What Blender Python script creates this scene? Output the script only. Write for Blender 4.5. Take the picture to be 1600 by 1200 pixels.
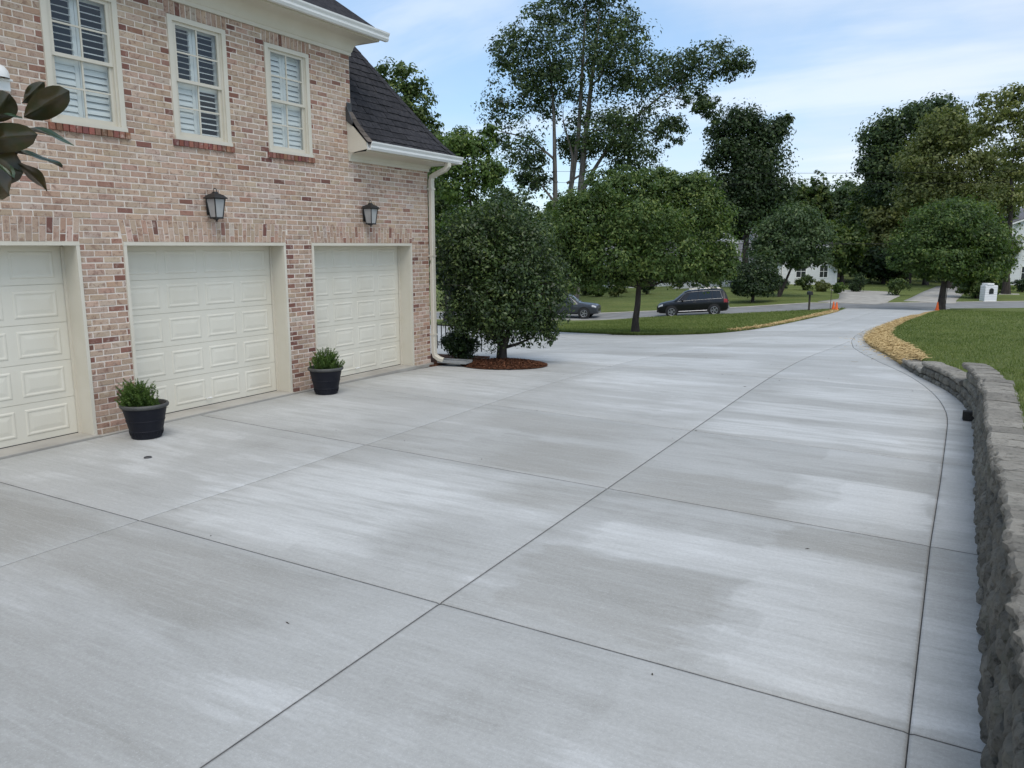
import bpy, bmesh, math, random
import numpy as np
from mathutils import Vector, Matrix

for o in list(bpy.data.objects):
    bpy.data.objects.remove(o, do_unlink=True)
scene = bpy.context.scene
COL = scene.collection
R = math.radians

# ------------------------------------------------------------------ camera, sky, sun, exposure
cam_data = bpy.data.cameras.new('camera')
cam = bpy.data.objects.new('camera', cam_data)
COL.objects.link(cam)
cam.location = (0, 0, 2.08)
cam.rotation_euler = (R(90 - 10.035), 0, R(29.567))
cam_data.sensor_width = 36.0
cam_data.lens = 36.0 * 1215 / 1600
cam_data.clip_start = 0.05
cam_data.clip_end = 3000
scene.camera = cam

SUN_EL, SUN_AZ = 60.0, 46.0      # azimuth of the sun measured from +X towards -Y
world = bpy.data.worlds.new('World')
scene.world = world
world.use_nodes = True
wn, wl = world.node_tree.nodes, world.node_tree.links
wn.clear()
w_out = wn.new('ShaderNodeOutputWorld')
w_bg = wn.new('ShaderNodeBackground')
w_bg.inputs['Strength'].default_value = 0.105
w_sky = wn.new('ShaderNodeTexSky')
w_sky.sky_type = 'NISHITA'
w_sky.sun_disc = False
w_sky.sun_elevation = R(SUN_EL)
w_sky.sun_rotation = R(90 + SUN_AZ)
w_sky.air_density = 1.0
w_sky.dust_density = 0.25
w_sky.ozone_density = 1.6
tc = wn.new('ShaderNodeTexCoord')
sep = wn.new('ShaderNodeSeparateXYZ')
wl.new(tc.outputs['Generated'], sep.inputs[0])
def wmath(op, a, b=None):
    n = wn.new('ShaderNodeMath'); n.operation = op
    for i, v in enumerate((a, b)):
        if v is None: continue
        if isinstance(v, (int, float)): n.inputs[i].default_value = v
        else: wl.new(v, n.inputs[i])
    return n.outputs[0]
zz = wmath('ADD', wmath('MAXIMUM', sep.outputs[2], 0.0), 0.22)
comb = wn.new('ShaderNodeCombineXYZ')
wl.new(wmath('DIVIDE', sep.outputs[0], zz), comb.inputs[0])
wl.new(wmath('DIVIDE', sep.outputs[1], zz), comb.inputs[1])
def cloud_noise(scale, rot, sc, detail, lo, hi, loc):
    mp = wn.new('ShaderNodeMapping')
    mp.inputs['Rotation'].default_value = (0, 0, R(rot)); mp.inputs['Scale'].default_value = sc
    mp.inputs['Location'].default_value = loc
    wl.new(comb.outputs[0], mp.inputs[0])
    nz = wn.new('ShaderNodeTexNoise'); nz.inputs['Scale'].default_value = scale
    nz.inputs['Detail'].default_value = detail; nz.inputs['Roughness'].default_value = 0.55
    nz.inputs['Distortion'].default_value = 0.4
    wl.new(mp.outputs[0], nz.inputs['Vector'])
    mr = wn.new('ShaderNodeMapRange'); mr.interpolation_type = 'SMOOTHSTEP'
    mr.inputs[1].default_value = lo; mr.inputs[2].default_value = hi
    wl.new(nz.outputs['Fac'], mr.inputs[0])
    return mr.outputs[0]
veil = cloud_noise(0.60, 20, (1.0, 0.7, 1), 6, 0.33, 0.64, (3.1, 1.7, 0))
wisp = cloud_noise(1.25, 66, (0.40, 1.7, 1), 8, 0.45, 0.70, (0.4, 5.2, 0))
fac = wmath('MULTIPLY', veil, 0.64)
fac2 = wmath('MULTIPLY', wisp, 0.42)
skymul = wn.new('ShaderNodeVectorMath'); skymul.operation = 'MULTIPLY'
skymul.inputs[1].default_value = (0.93, 0.97, 1.0)
wl.new(w_sky.outputs[0], skymul.inputs[0])
wmix = wn.new('ShaderNodeMix'); wmix.data_type = 'RGBA'
wl.new(fac, wmix.inputs[0])
even = wn.new('ShaderNodeMix'); even.data_type = 'RGBA'; even.inputs[0].default_value = .5
wl.new(skymul.outputs[0], even.inputs[6]); even.inputs[7].default_value = (2.0, 3.05, 4.4, 1)
wl.new(even.outputs[2], wmix.inputs[6])
wmix.inputs[7].default_value = (4.0, 4.3, 4.8, 1)
wmix2 = wn.new('ShaderNodeMix'); wmix2.data_type = 'RGBA'
wl.new(fac2, wmix2.inputs[0]); wl.new(wmix.outputs[2], wmix2.inputs[6]); wmix2.inputs[7].default_value = (5.2, 5.4, 5.7, 1)
wl.new(wmix2.outputs[2], w_bg.inputs['Color'])
wl.new(w_bg.outputs[0], w_out.inputs[0])

sun_data = bpy.data.lights.new('sun', 'SUN')
sun_data.energy = 1.15
sun_data.angle = R(45)
sun_data.color = (1.0, 0.93, 0.82)
sun = bpy.data.objects.new('sun', sun_data)
COL.objects.link(sun)
_sd = Vector((math.cos(R(SUN_EL)) * math.cos(R(-SUN_AZ)), math.cos(R(SUN_EL)) * math.sin(R(-SUN_AZ)), math.sin(R(SUN_EL))))
sun.rotation_euler = _sd.to_track_quat('Z', 'Y').to_euler()
sun.location = (10, -10, 30)

vs = scene.view_settings
vs.view_transform = 'Standard'
vs.look = 'None'
vs.exposure = 0.97
vs.gamma = 1.0
vs.use_curve_mapping = False
scene.render.engine = 'CYCLES'
scene.cycles.max_bounces = 8
scene.cycles.transparent_max_bounces = 12
scene.cycles.caustics_reflective = False
scene.cycles.caustics_refractive = False

# ------------------------------------------------------------------ materials
def nodes(name):
    m = bpy.data.materials.new(name); m.use_nodes = True
    nt = m.node_tree; nt.nodes.clear()
    out = nt.nodes.new('ShaderNodeOutputMaterial')
    b = nt.nodes.new('ShaderNodeBsdfPrincipled')
    nt.links.new(b.outputs[0], out.inputs[0])
    return m, nt, b, out
class N:
    """tiny node helper"""
    def __init__(s, nt): s.nt = nt
    def set(s, sock, v):
        if isinstance(v, (int, float, tuple, list)): sock.default_value = v
        else: s.nt.links.new(v, sock)
    def math(s, op, a, b=0.0, clamp=False):
        n = s.nt.nodes.new('ShaderNodeMath'); n.operation = op; n.use_clamp = clamp
        s.set(n.inputs[0], a); s.set(n.inputs[1], b); return n.outputs[0]
    def pos(s, scale=(1, 1, 1), rot=0.0, loc=(0, 0, 0), src='pos'):
        if src == 'pos': v = s.nt.nodes.new('ShaderNodeNewGeometry').outputs['Position']
        else: v = s.nt.nodes.new('ShaderNodeTexCoord').outputs['Object']
        mp = s.nt.nodes.new('ShaderNodeMapping')
        mp.inputs['Scale'].default_value = scale; mp.inputs['Rotation'].default_value = (0, 0, rot)
        mp.inputs['Location'].default_value = loc
        s.nt.links.new(v, mp.inputs[0]); return mp.outputs[0]
    def noise(s, vec, scale, detail=4, rough=0.55, dist=0.0):
        n = s.nt.nodes.new('ShaderNodeTexNoise'); n.inputs['Scale'].default_value = scale
        n.inputs['Detail'].default_value = detail; n.inputs['Roughness'].default_value = rough
        n.inputs['Distortion'].default_value = dist
        if vec is not None: s.nt.links.new(vec, n.inputs['Vector'])
        return n.outputs['Fac']
    def rng(s, v, a, b, c=0.0, d=1.0, smooth=True):
        n = s.nt.nodes.new('ShaderNodeMapRange')
        if smooth: n.interpolation_type = 'SMOOTHSTEP'
        s.set(n.inputs[0], v)
        for i, x in enumerate((a, b, c, d)): n.inputs[i + 1].default_value = x
        return n.outputs[0]
    def mix(s, f, a, b, mode='MIX'):
        n = s.nt.nodes.new('ShaderNodeMix'); n.data_type = 'RGBA'; n.blend_type = mode
        s.set(n.inputs[0], f)
        for i, v in ((6, a), (7, b)):
            if isinstance(v, (tuple, list)): n.inputs[i].default_value = (*v[:3], 1)
            else: s.nt.links.new(v, n.inputs[i])
        return n.outputs[2]
    def attr(s, name, out='Color'):
        n = s.nt.nodes.new('ShaderNodeAttribute'); n.attribute_name = name; return n.outputs[out]
    def rand(s): return s.nt.nodes.new('ShaderNodeObjectInfo').outputs['Random']
    def bump(s, hgt, strength, dist=0.01):
        n = s.nt.nodes.new('ShaderNodeBump'); n.inputs['Strength'].default_value = strength
        n.inputs['Distance'].default_value = dist; s.nt.links.new(hgt, n.inputs['Height']); return n.outputs[0]
    def gray(s, v):
        n = s.nt.nodes.new('ShaderNodeCombineColor')
        for i in range(3): s.set(n.inputs[i], v)
        return n.outputs[0]

def plain(name, c1, c2=None, scale=6.0, rough=0.6, spec=0.4, bump=0.0, bscale=80.0, stretch=(1, 1, 1), metal=0.0, src='pos', coat=0.0, randtone=0.0):
    m, nt, b, out = nodes(name); n = N(nt)
    c2 = c2 or tuple(x * 0.85 for x in c1)
    v = n.pos(stretch, src=src)
    c = n.mix(n.rng(n.noise(v, scale, 5), 0.3, 0.7), c1, c2)
    if randtone:
        c = n.mix(1.0, c, n.gray(n.rng(n.rand(), 0, 1, 1 - randtone, 1 + randtone, False)), 'MULTIPLY')
    nt.links.new(c, b.inputs['Base Color'])
    b.inputs['Roughness'].default_value = rough
    b.inputs['Specular IOR Level'].default_value = spec
    b.inputs['Metallic'].default_value = metal
    if coat: b.inputs['Coat Weight'].default_value = coat; b.inputs['Coat Roughness'].default_value = 0.08
    if bump: nt.links.new(n.bump(n.noise(v, bscale, 4), bump), b.inputs['Normal'])
    return m

MAT = {}
def leafmat(name, dark, mid, light, trans=0.3, rough=0.5, spec=0.35):
    m, nt, b, out = nodes(name); n = N(nt)
    t = n.attr('tone', 'Fac')
    c = n.mix(n.rng(t, 0.0, 0.55, smooth=False), dark, mid)
    c = n.mix(n.rng(t, 0.55, 1.0, smooth=False), c, light)
    nt.links.new(c, b.inputs['Base Color'])
    b.inputs['Roughness'].default_value = rough; b.inputs['Specular IOR Level'].default_value = spec
    tr = nt.nodes.new('ShaderNodeBsdfTranslucent')
    nt.links.new(n.mix(1.0, c, (1.25, 1.35, 0.7), 'MULTIPLY'), tr.inputs[0])
    mx = nt.nodes.new('ShaderNodeMixShader'); mx.inputs[0].default_value = trans
    nt.links.new(b.outputs[0], mx.inputs[1]); nt.links.new(tr.outputs[0], mx.inputs[2])
    nt.links.new(mx.outputs[0], out.inputs[0])
    return m
MAT['leaf_mid'] = leafmat('leaf_mid', (.026, .048, .014), (.078, .125, .032), (.215, .25, .068), .38)
MAT['leaf_lawn'] = leafmat('leaf_lawn', (.028, .054, .015), (.086, .142, .036), (.22, .265, .075), .40)
MAT['leaf_dark'] = leafmat('leaf_dark', (.018, .036, .016), (.054, .090, .031), (.14, .185, .060), .36)
MAT['leaf_holly'] = leafmat('leaf_holly', (.017, .034, .011), (.052, .088, .024), (.155, .20, .062), 0.24, 0.4, 0.4)
MAT['leaf_yellow'] = leafmat('leaf_yellow', (.058, .078, .022), (.14, .165, .048), (.26, .27, .09), .36)
MAT['leaf_fresh'] = leafmat('leaf_fresh', (.042, .082, .018), (.105, .17, .036), (.22, .27, .065), .38)
MAT['leaf_blue'] = leafmat('leaf_blue', (.028, .054, .024), (.070, .114, .044), (.15, .20, .078), .36)
MAT['fern'] = leafmat('fern', (.030, .062, .014), (.080, .145, .026), (.16, .24, .06), 0.25)
MAT['grass_blade'] = leafmat('grass_blade', (.078, .112, .030), (.15, .192, .054), (.28, .29, .115), 0.3, 0.6, 0.2)
MAT['bark'] = plain('bark', (.075, .062, .052), (.035, .030, .027), 9, 0.9, 0.2, 0.6, 30, (1, 1, .25))
MAT['bark_pale'] = plain('bark_pale', (.20, .18, .16), (.085, .078, .07), 5, 0.9, 0.2, 0.5, 20, (1, 1, .2))

# concrete
def concrete():
    m, nt, b, out = nodes('concrete'); n = N(nt)
    streak = n.noise(n.pos((.34, 2.6, 1), R(2)), 1.0, 6, .66, .5)
    streak2 = n.noise(n.pos((1.1, 9.0, 1), R(-1.5), (7, 3, 0)), 1.0, 5, .65, .3)
    blot = n.noise(n.pos((.55, .75, 1), 0.3, (2, 9, 0)), 1.0, 7, .66, .7)
    warp = nt.nodes.new('ShaderNodeVectorMath'); warp.operation = 'ADD'
    wn_ = nt.nodes.new('ShaderNodeTexNoise'); wn_.inputs['Scale'].default_value = 5.0; wn_.inputs['Detail'].default_value = 5
    sc_ = nt.nodes.new('ShaderNodeVectorMath'); sc_.operation = 'SCALE'; sc_.inputs['Scale'].default_value = .22
    nt.links.new(n.pos((.40, 1.15, 1), R(1), (1.3, .4, 0)), warp.inputs[0]); nt.links.new(wn_.outputs['Color'], sc_.inputs[0]); nt.links.new(n.pos(), wn_.inputs['Vector'])
    nt.links.new(sc_.outputs[0], warp.inputs[1])
    patch = nt.nodes.new('ShaderNodeTexVoronoi'); patch.distance = 'CHEBYCHEV'; patch.inputs['Scale'].default_value = 1.0
    nt.links.new(warp.outputs[0], patch.inputs['Vector'])
    sepc = nt.nodes.new('ShaderNodeSeparateColor'); nt.links.new(patch.outputs['Color'], sepc.inputs[0])
    v = n.math('MULTIPLY', n.rng(streak, .30, .70), .26)
    v = n.math('ADD', v, n.math('MULTIPLY', n.rng(streak2, .3, .7), .16))
    v = n.math('ADD', v, n.math('MULTIPLY', n.rng(blot, .3, .7), .34))
    v = n.math('ADD', v, n.math('MULTIPLY', sepc.outputs[0], .16))
    v = n.math('ADD', v, n.math('MULTIPLY', n.math('SUBTRACT', n.rand(), .5), .16))
    c = n.mix(n.rng(v, .14, .52), (.315, .314, .296), (.385, .386, .371))
    c = n.mix(n.rng(v, .50, .82), c, (.485, .490, .480))
    # chalky bloom and damp stains, each where it lies on the slabs, with ragged edges
    geo = nt.nodes.new('ShaderNodeNewGeometry').outputs['Position']
    wv = nt.nodes.new('ShaderNodeTexNoise'); wv.inputs['Scale'].default_value = 1.0; wv.inputs['Detail'].default_value = 6; wv.inputs['Roughness'].default_value = .6
    nt.links.new(n.pos((1.3, 4.0, 1), R(1), (6, 2, 0)), wv.inputs['Vector'])
    sub = nt.nodes.new('ShaderNodeVectorMath'); sub.operation = 'SUBTRACT'; sub.inputs[1].default_value = (.5, .5, .5); nt.links.new(wv.outputs['Color'], sub.inputs[0])
    sc2 = nt.nodes.new('ShaderNodeVectorMath'); sc2.operation = 'MULTIPLY'; sc2.inputs[1].default_value = (.9, .38, 0); nt.links.new(sub.outputs[0], sc2.inputs[0])
    ad2 = nt.nodes.new('ShaderNodeVectorMath'); ad2.operation = 'ADD'; nt.links.new(geo, ad2.inputs[0]); nt.links.new(sc2.outputs[0], ad2.inputs[1])
    sx = nt.nodes.new('ShaderNodeSeparateXYZ'); nt.links.new(ad2.outputs[0], sx.inputs[0])
    def stain(x0, x1, y0, y1, sx_, sy_):
        m1 = n.math('MULTIPLY', n.rng(sx.outputs[0], x0 - sx_, x0 + sx_), n.rng(sx.outputs[0], x1 + sx_, x1 - sx_))
        m2 = n.math('MULTIPLY', n.rng(sx.outputs[1], y0 - sy_, y0 + sy_), n.rng(sx.outputs[1], y1 + sy_, y1 - sy_))
        return n.math('MULTIPLY', m1, m2)
    brk = n.rng(streak2, .30, .62, .25, 1.0)
    for (x0, x1, y0, y1, a_, b_, k_) in ((-5.3, -3.5, 3.75, 5.5, .25, .08, .75), (-4.6, -2.7, 4.9, 6.05, .3, .06, .5), (-2.4, .2, 8.7, 9.5, .2, .05, .7), (-2.4, .1, 9.9, 10.7, .3, .05, .6), (-2.0, .0, 11.2, 12.4, .4, .06, .6),
                                         (-5.2, -3.0, 10.6, 12.4, .4, .08, .45), (-1.1, -.05, 6.25, 7.35, .06, .03, .6), (-2.2, -.1, 4.75, 5.35, .05, .03, .42), (-.95, .3, 3.65, 4.75, .05, .03, .42), (-7.9, -5.6, 9.2, 11.6, .4, .1, .5),
                                         (-7.6, -3, 13.3, 15.2, .5, .12, .6), (-6.0, -1.5, 17, 19.5, .5, .15, .45), (-7.6, -6.1, 6.5, 8.0, .3, .1, .4), (-5.9, -5.2, .9, 2.3, .2, .2, .4), (-6, -2, 22, 26, .6, .3, .5), (-7, -2, 31, 38, .6, .4, .4)):
        c = n.mix(n.math('MULTIPLY', n.math('MULTIPLY', stain(x0, x1, y0, y1, a_, b_), brk), k_ * .66), c, (.62, .63, .62))
    w3 = nt.nodes.new('ShaderNodeTexNoise'); w3.inputs['Scale'].default_value = 3.0; w3.inputs['Detail'].default_value = 7; nt.links.new(geo, w3.inputs['Vector'])
    s3 = nt.nodes.new('ShaderNodeVectorMath'); s3.operation = 'SUBTRACT'; s3.inputs[1].default_value = (.5, .5, .5); nt.links.new(w3.outputs['Color'], s3.inputs[0])
    m3 = nt.nodes.new('ShaderNodeVectorMath'); m3.operation = 'MULTIPLY'; m3.inputs[1].default_value = (.30, .07, 0); nt.links.new(s3.outputs[0], m3.inputs[0])
    a3 = nt.nodes.new('ShaderNodeVectorMath'); a3.operation = 'ADD'; nt.links.new(geo, a3.inputs[0]); nt.links.new(m3.outputs[0], a3.inputs[1])
    soft = sx; sx = nt.nodes.new('ShaderNodeSeparateXYZ'); nt.links.new(a3.outputs[0], sx.inputs[0])
    for (x0, x1, y0, y1, k_) in ((-2.15, -1.0, 4.86, 5.36, .34), (-1.0, -.03, 4.35, 5.42, .38), (-.82, -.03, 3.60, 4.36, .34), (-1.25, -.05, 2.4, 3.5, .20), (-.72, -.04, 6.45, 7.30, .5), (-1.0, -.05, 8.0, 8.5, .3), (-4.9, -3.9, 3.65, 4.1, .3), (.03, .27, 6.4, 8.3, .35)):
        c = n.mix(n.math('MULTIPLY', stain(x0, x1, y0, y1, .025, .012), k_ * .75), c, (.58, .585, .575))
    sx = soft
    for (x0, x1, y0, y1, a_, b_, k_) in ((-7.6, -5.4, 2.3, 3.45, .3, .12, .55), (-5.2, -3.4, 2.6, 3.45, .4, .12, .45), (-4.0, -2.6, 6.2, 7.3, .4, .1, .5), (-3.3, -2.6, 5.3, 6.0, .25, .08, .5), (-2.4, -.9, 6.0, 6.9, .3, .08, .45),
                                         (-4.9, -3.1, 7.6, 8.5, .3, .1, .4), (-2.3, -1.1, 3.7, 4.7, .06, .04, .35), (-1.0, .2, 5.5, 5.95, .05, .03, .45), (-7.8, -5.6, 12.9, 13.3, .4, .05, .4), (-4.8, -2.8, .9, 2.2, .6, .3, .30), (-7, -4, 15.4, 16.6, .5, .1, .3), (-6.8, -3, 19.8, 21, .5, .15, .3)):
        c = n.mix(n.math('MULTIPLY', n.math('MULTIPLY', stain(x0, x1, y0, y1, a_, b_), n.rng(blot, .3, .6, .4, 1.0)), k_), c, (.235, .225, .195))
    fine = n.noise(n.pos((2.6, 34, 1), R(1), (3, 8, 1)), 1.0, 4, .7, .2)
    c = n.mix(n.math('MULTIPLY', n.rng(fine, .48, .72), .16), c, (.58, .59, .59))
    c = n.mix(n.math('MULTIPLY', n.rng(fine, .52, .28), .16), c, (.28, .28, .27))
    # brown-grey damp patches
    damp = n.noise(n.pos((.5, 1.3, 1), .2, (4.4, 1.2, 0)), 1.0, 5, .65, .8)
    c = n.mix(n.math('MULTIPLY', n.rng(damp, .58, .76), .35), c, (.26, .25, .225))
    # fine speckle
    sp = n.noise(n.pos(), 170, 3, .7)
    c = n.mix(n.math('MULTIPLY', n.rng(sp, .56, .70), .42), c, (.22, .22, .215))
    gr = n.noise(n.pos(loc=(1, 7, 2)), 38, 6, .8)
    c = n.mix(1.0, c, n.gray(n.rng(gr, .25, .75, .86, 1.14, False)), 'MULTIPLY')
    sp2 = n.noise(n.pos(loc=(5, 5, 5)), 95, 3, .7)
    c = n.mix(n.math('MULTIPLY', n.rng(sp2, .56, .72), .34), c, (.66, .68, .70))
    nt.links.new(c, b.inputs['Base Color'])
    b.inputs['Roughness'].default_value = .82; b.inputs['Specular IOR Level'].default_value = .3
    hb = n.math('ADD', n.math('MULTIPLY', n.noise(n.pos((8, 190, 1), R(1)), 1.0, 3), .7), n.noise(n.pos(), 130, 4, .7))
    nt.links.new(n.bump(hb, .22, .004), b.inputs['Normal'])
    return m
MAT['concrete'] = concrete()
MAT['joint'] = plain('joint', (.17, .17, .165), (.10, .10, .10), 14, .95, .1)
MAT['old_concrete'] = plain('old_concrete', (.42, .40, .36), (.30, .28, .25), 1.3, .9, .2, .2, 60)
MAT['asphalt'] = plain('asphalt', (.25, .25, .245), (.19, .19, .185), .9, .9, .2, .3, 60)

def lawnmat():
    m, nt, b, out = nodes('lawn'); n = N(nt)
    a = n.noise(n.pos(), .35, 5, .6); d = n.noise(n.pos(), 3.0, 5, .65); f = n.noise(n.pos((1, 1, 1)), 42, 4, .7)
    c = n.mix(n.rng(a, .3, .7), (.115, .155, .044), (.185, .215, .068))
    c = n.mix(n.math('MULTIPLY', n.rng(d, .42, .75), .6), c, (.215, .21, .085))
    c = n.mix(n.math('MULTIPLY', n.rng(f, .4, .65), .6), c, (.048, .074, .020))
    nt.links.new(c, b.inputs['Base Color']); b.inputs['Roughness'].default_value = .95; b.inputs['Specular IOR Level'].default_value = .1
    nt.links.new(n.bump(n.math('ADD', f, d), .9, .05), b.inputs['Normal'])
    return m
MAT['lawn'] = lawnmat()
MAT['earth'] = plain('earth', (.10, .085, .06), (.06, .055, .035), 2, .95, .1, .5, 20)
MAT['mulch'] = plain('mulch', (.115, .050, .028), (.055, .028, .018), 16, .95, .1, .9, 60)
MAT['straw_bed'] = plain('straw_bed', (.44, .31, .14), (.27, .19, .085), 9, .95, .1, .8, 50)
def tonemat(name, a, bcol, rough=.8):
    m, nt, b, out = nodes(name); n = N(nt)
    nt.links.new(n.mix(n.attr('tone', 'Fac'), a, bcol), b.inputs['Base Color'])
    b.inputs['Roughness'].default_value = rough; b.inputs['Specular IOR Level'].default_value = .2
    return m
MAT['straw'] = tonemat('straw', (.30, .20, .085), (.66, .50, .25))
MAT['mulch_chip'] = tonemat('mulch_chip', (.055, .024, .014), (.20, .085, .045))

# brick and mortar
def brickmat():
    m, nt, b, out = nodes('brick'); n = N(nt)
    c = n.attr('col')
    d = n.noise(n.pos(), 16, 6, .7, .5)
    c = n.mix(n.math('MULTIPLY', n.rng(d, .51, .63), .60), c, (.20, .105, .08))
    w = n.noise(n.pos(loc=(3, 1, 8)), 13, 5, .65, .3)
    c = n.mix(n.math('MULTIPLY', n.rng(w, .54, .72), .5), c, (.60, .51, .44))
    s = n.noise(n.pos(), 120, 3, .7)
    c = n.mix(n.math('MULTIPLY', n.rng(s, .45, .7), .3), c, (.22, .13, .10))
    big = n.noise(n.pos((1, .6, .6)), .7, 3)
    c = n.mix(1.0, c, n.gray(n.rng(big, .3, .7, .92, 1.08)), 'MULTIPLY')
    nt.links.new(c, b.inputs['Base Color']); b.inputs['Roughness'].default_value = .9; b.inputs['Specular IOR Level'].default_value = .2
    nt.links.new(n.bump(n.math('ADD', n.noise(n.pos(), 70, 4), d), .5, .006), b.inputs['Normal'])
    return m
MAT['brick'] = brickmat()
MAT['mortar'] = plain('mortar', (.76, .68, .60), (.66, .58, .50), 25, .95, .1, .5, 120)
MAT['trim'] = plain('trim', (.66, .615, .52), (.62, .575, .475), 2.5, .5, .4, .08, 30)
MAT['door_paint'] = plain('door_paint', (.73, .695, .595), (.685, .645, .54), 1.8, .42, .45, .06, 60, (1, 1, .5))
MAT['white_paint'] = plain('white_paint', (.80, .80, .78), (.75, .75, .73), 3, .5, .4)
MAT['shutter_white'] = plain('shutter_white', (.82, .83, .82), (.78, .79, .78), 3, .45, .4)
MAT['dark_room'] = plain('dark_room', (.03, .03, .035), None, 1, .9, .1)
MAT['shadow_gap'] = plain('shadow_gap', (.05, .045, .04), None, 5, .9, .1)
MAT['rubber'] = plain('rubber', (.03, .03, .03), (.018, .018, .018), 20, .8, .3)
MAT['shingle'] = plain('shingle', (.048, .046, .050), (.026, .026, .030), 14, .95, .15, .7, 120, randtone=.18)
MAT['shingle_brown'] = plain('shingle_brown', (.16, .135, .115), (.10, .085, .075), 14, .95, .15, .5, 120, randtone=.2)
MAT['flashing'] = plain('flashing', (.09, .09, .095), (.06, .06, .062), 6, .6, .4, metal=.3)
MAT['black_metal'] = plain('black_metal', (.022, .021, .021), (.014, .014, .014), 15, .5, .5)
MAT['frosted'] = plain('frosted', (.42, .42, .41), (.33, .33, .33), 5, .35, .5)
MAT['pot'] = plain('pot', (.006, .007, .013), (.011, .012, .018), 6, .55, .25, .15, 90)
MAT['pot_rim'] = plain('pot_rim', (.085, .085, .08), (.05, .05, .05), 10, .6, .4, .1, 90)
MAT['soil'] = plain('soil', (.035, .025, .018), (.02, .015, .012), 30, .95, .1, .8, 60)
def stonemat(name, a, bcol, dark, moss):
    m, nt, b, out = nodes(name); n = N(nt)
    big = n.noise(n.pos(), 5, 6, .7, .4)
    c = n.mix(n.rng(big, .3, .7), a, bcol)
    c = n.mix(n.math('MULTIPLY', n.rng(n.noise(n.pos(loc=(2, 2, 2)), 22, 5, .7), .5, .68), .7), c, dark)
    c = n.mix(n.math('MULTIPLY', n.rng(n.noise(n.pos(loc=(9, 1, 4)), 3.3, 4, .6), .5, .72), .55), c, moss)
    c = n.mix(1.0, c, n.gray(n.rng(n.rand(), 0, 1, .78, 1.22, False)), 'MULTIPLY')
    nt.links.new(c, b.inputs['Base Color']); b.inputs['Roughness'].default_value = .95; b.inputs['Specular IOR Level'].default_value = .15
    nt.links.new(n.bump(n.math('ADD', n.noise(n.pos(), 38, 8, .75), n.math('MULTIPLY', big, 1.2)), 1.0, .022), b.inputs['Normal'])
    return m
MAT['block'] = stonemat('block', (.24, .228, .195), (.155, .148, .128), (.062, .059, .050), (.135, .138, .098))
MAT['cap'] = stonemat('cap', (.34, .315, .27), (.245, .228, .196), (.115, .107, .092), (.25, .24, .205))
def glassmat():
    m, nt, b, out = nodes('window_glass')
    nt.nodes.remove(b)
    tr = nt.nodes.new('ShaderNodeBsdfTransparent'); tr.inputs[0].default_value = (.90, .93, .92, 1)
    gl = nt.nodes.new('ShaderNodeBsdfGlossy'); gl.inputs['Roughness'].default_value = .02
    fr = nt.nodes.new('ShaderNodeLayerWeight'); fr.inputs[0].default_value = .5
    pw4 = nt.nodes.new('ShaderNodeMath'); pw4.operation = 'POWER'; pw4.inputs[1].default_value = 4.0
    nt.links.new(fr.outputs['Facing'], pw4.inputs[0])
    ad = nt.nodes.new('ShaderNodeMath'); ad.operation = 'MULTIPLY_ADD'; ad.inputs[1].default_value = .6; ad.inputs[2].default_value = .07
    nt.links.new(pw4.outputs[0], ad.inputs[0])
    mx = nt.nodes.new('ShaderNodeMixShader'); nt.links.new(ad.outputs[0], mx.inputs[0])
    nt.links.new(tr.outputs[0], mx.inputs[1]); nt.links.new(gl.outputs[0], mx.inputs[2])
    nt.links.new(mx.outputs[0], out.inputs[0])
    return m
MAT['glass'] = glassmat()
MAT['car_glass'] = plain('car_glass', (.012, .014, .016), None, 2, .06, .6)
MAT['car_black'] = plain('car_black', (.006, .006, .008), (.008, .008, .010), 2, .3, .35, coat=.25)
MAT['car_grey'] = plain('car_grey', (.040, .044, .056), (.045, .05, .06), 2, .3, .4, coat=.4)
MAT['chrome'] = plain('chrome', (.35, .35, .36), None, 3, .22, .5, metal=.9)
MAT['alloy'] = plain('alloy', (.36, .36, .37), None, 3, .35, .5, metal=.6)
MAT['tail_red'] = plain('tail_red', (.32, .012, .012), (.22, .01, .01), 10, .2, .5)
MAT['lamp_clear'] = plain('lamp_clear', (.55, .56, .57), (.40, .41, .42), 12, .15, .5)
MAT['orange'] = plain('orange', (.80, .16, .03), (.70, .12, .03), 6, .6, .3)
MAT['siding'] = plain('siding', (.74, .75, .75), (.66, .67, .67), 2, .7, .3, .25, 6, (.2, .2, 9))
MAT['far_roof'] = plain('far_roof', (.20, .20, .215), (.13, .13, .14), 3, .95, .2, .3, 8)
MAT['far_pane'] = plain('far_pane', (.03, .035, .04), None, 2, .1, .6)
MAT['wire'] = plain('wire', (.02, .02, .02), None, 2, .8, .2)
MAT['twig'] = plain('twig', (.10, .08, .06), (.05, .04, .03), 12, .9, .2)
def magnoliamat():
    m, nt, b, out = nodes('magnolia_leaf'); n = N(nt)
    g = nt.nodes.new('ShaderNodeNewGeometry')
    up = n.mix(n.rng(n.noise(n.pos(), 22, 4), .3, .7), (.016, .036, .016), (.030, .055, .022))
    un = n.mix(n.rng(n.noise(n.pos(), 28, 4), .3, .7), (.060, .042, .018), (.040, .040, .016))
    nt.links.new(n.mix(g.outputs['Backfacing'], up, un), b.inputs['Base Color'])
    b.inputs['Roughness'].default_value = .28; b.inputs['Specular IOR Level'].default_value = .5
    return m
MAT['magnolia'] = magnoliamat()
MAT['debris'] = plain('debris', (.05, .04, .03), None, 4, .9, .1)
MAT['grey_plastic'] = plain('grey_plastic', (.30, .31, .31), (.24, .25, .25), 6, .6, .3)

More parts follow.
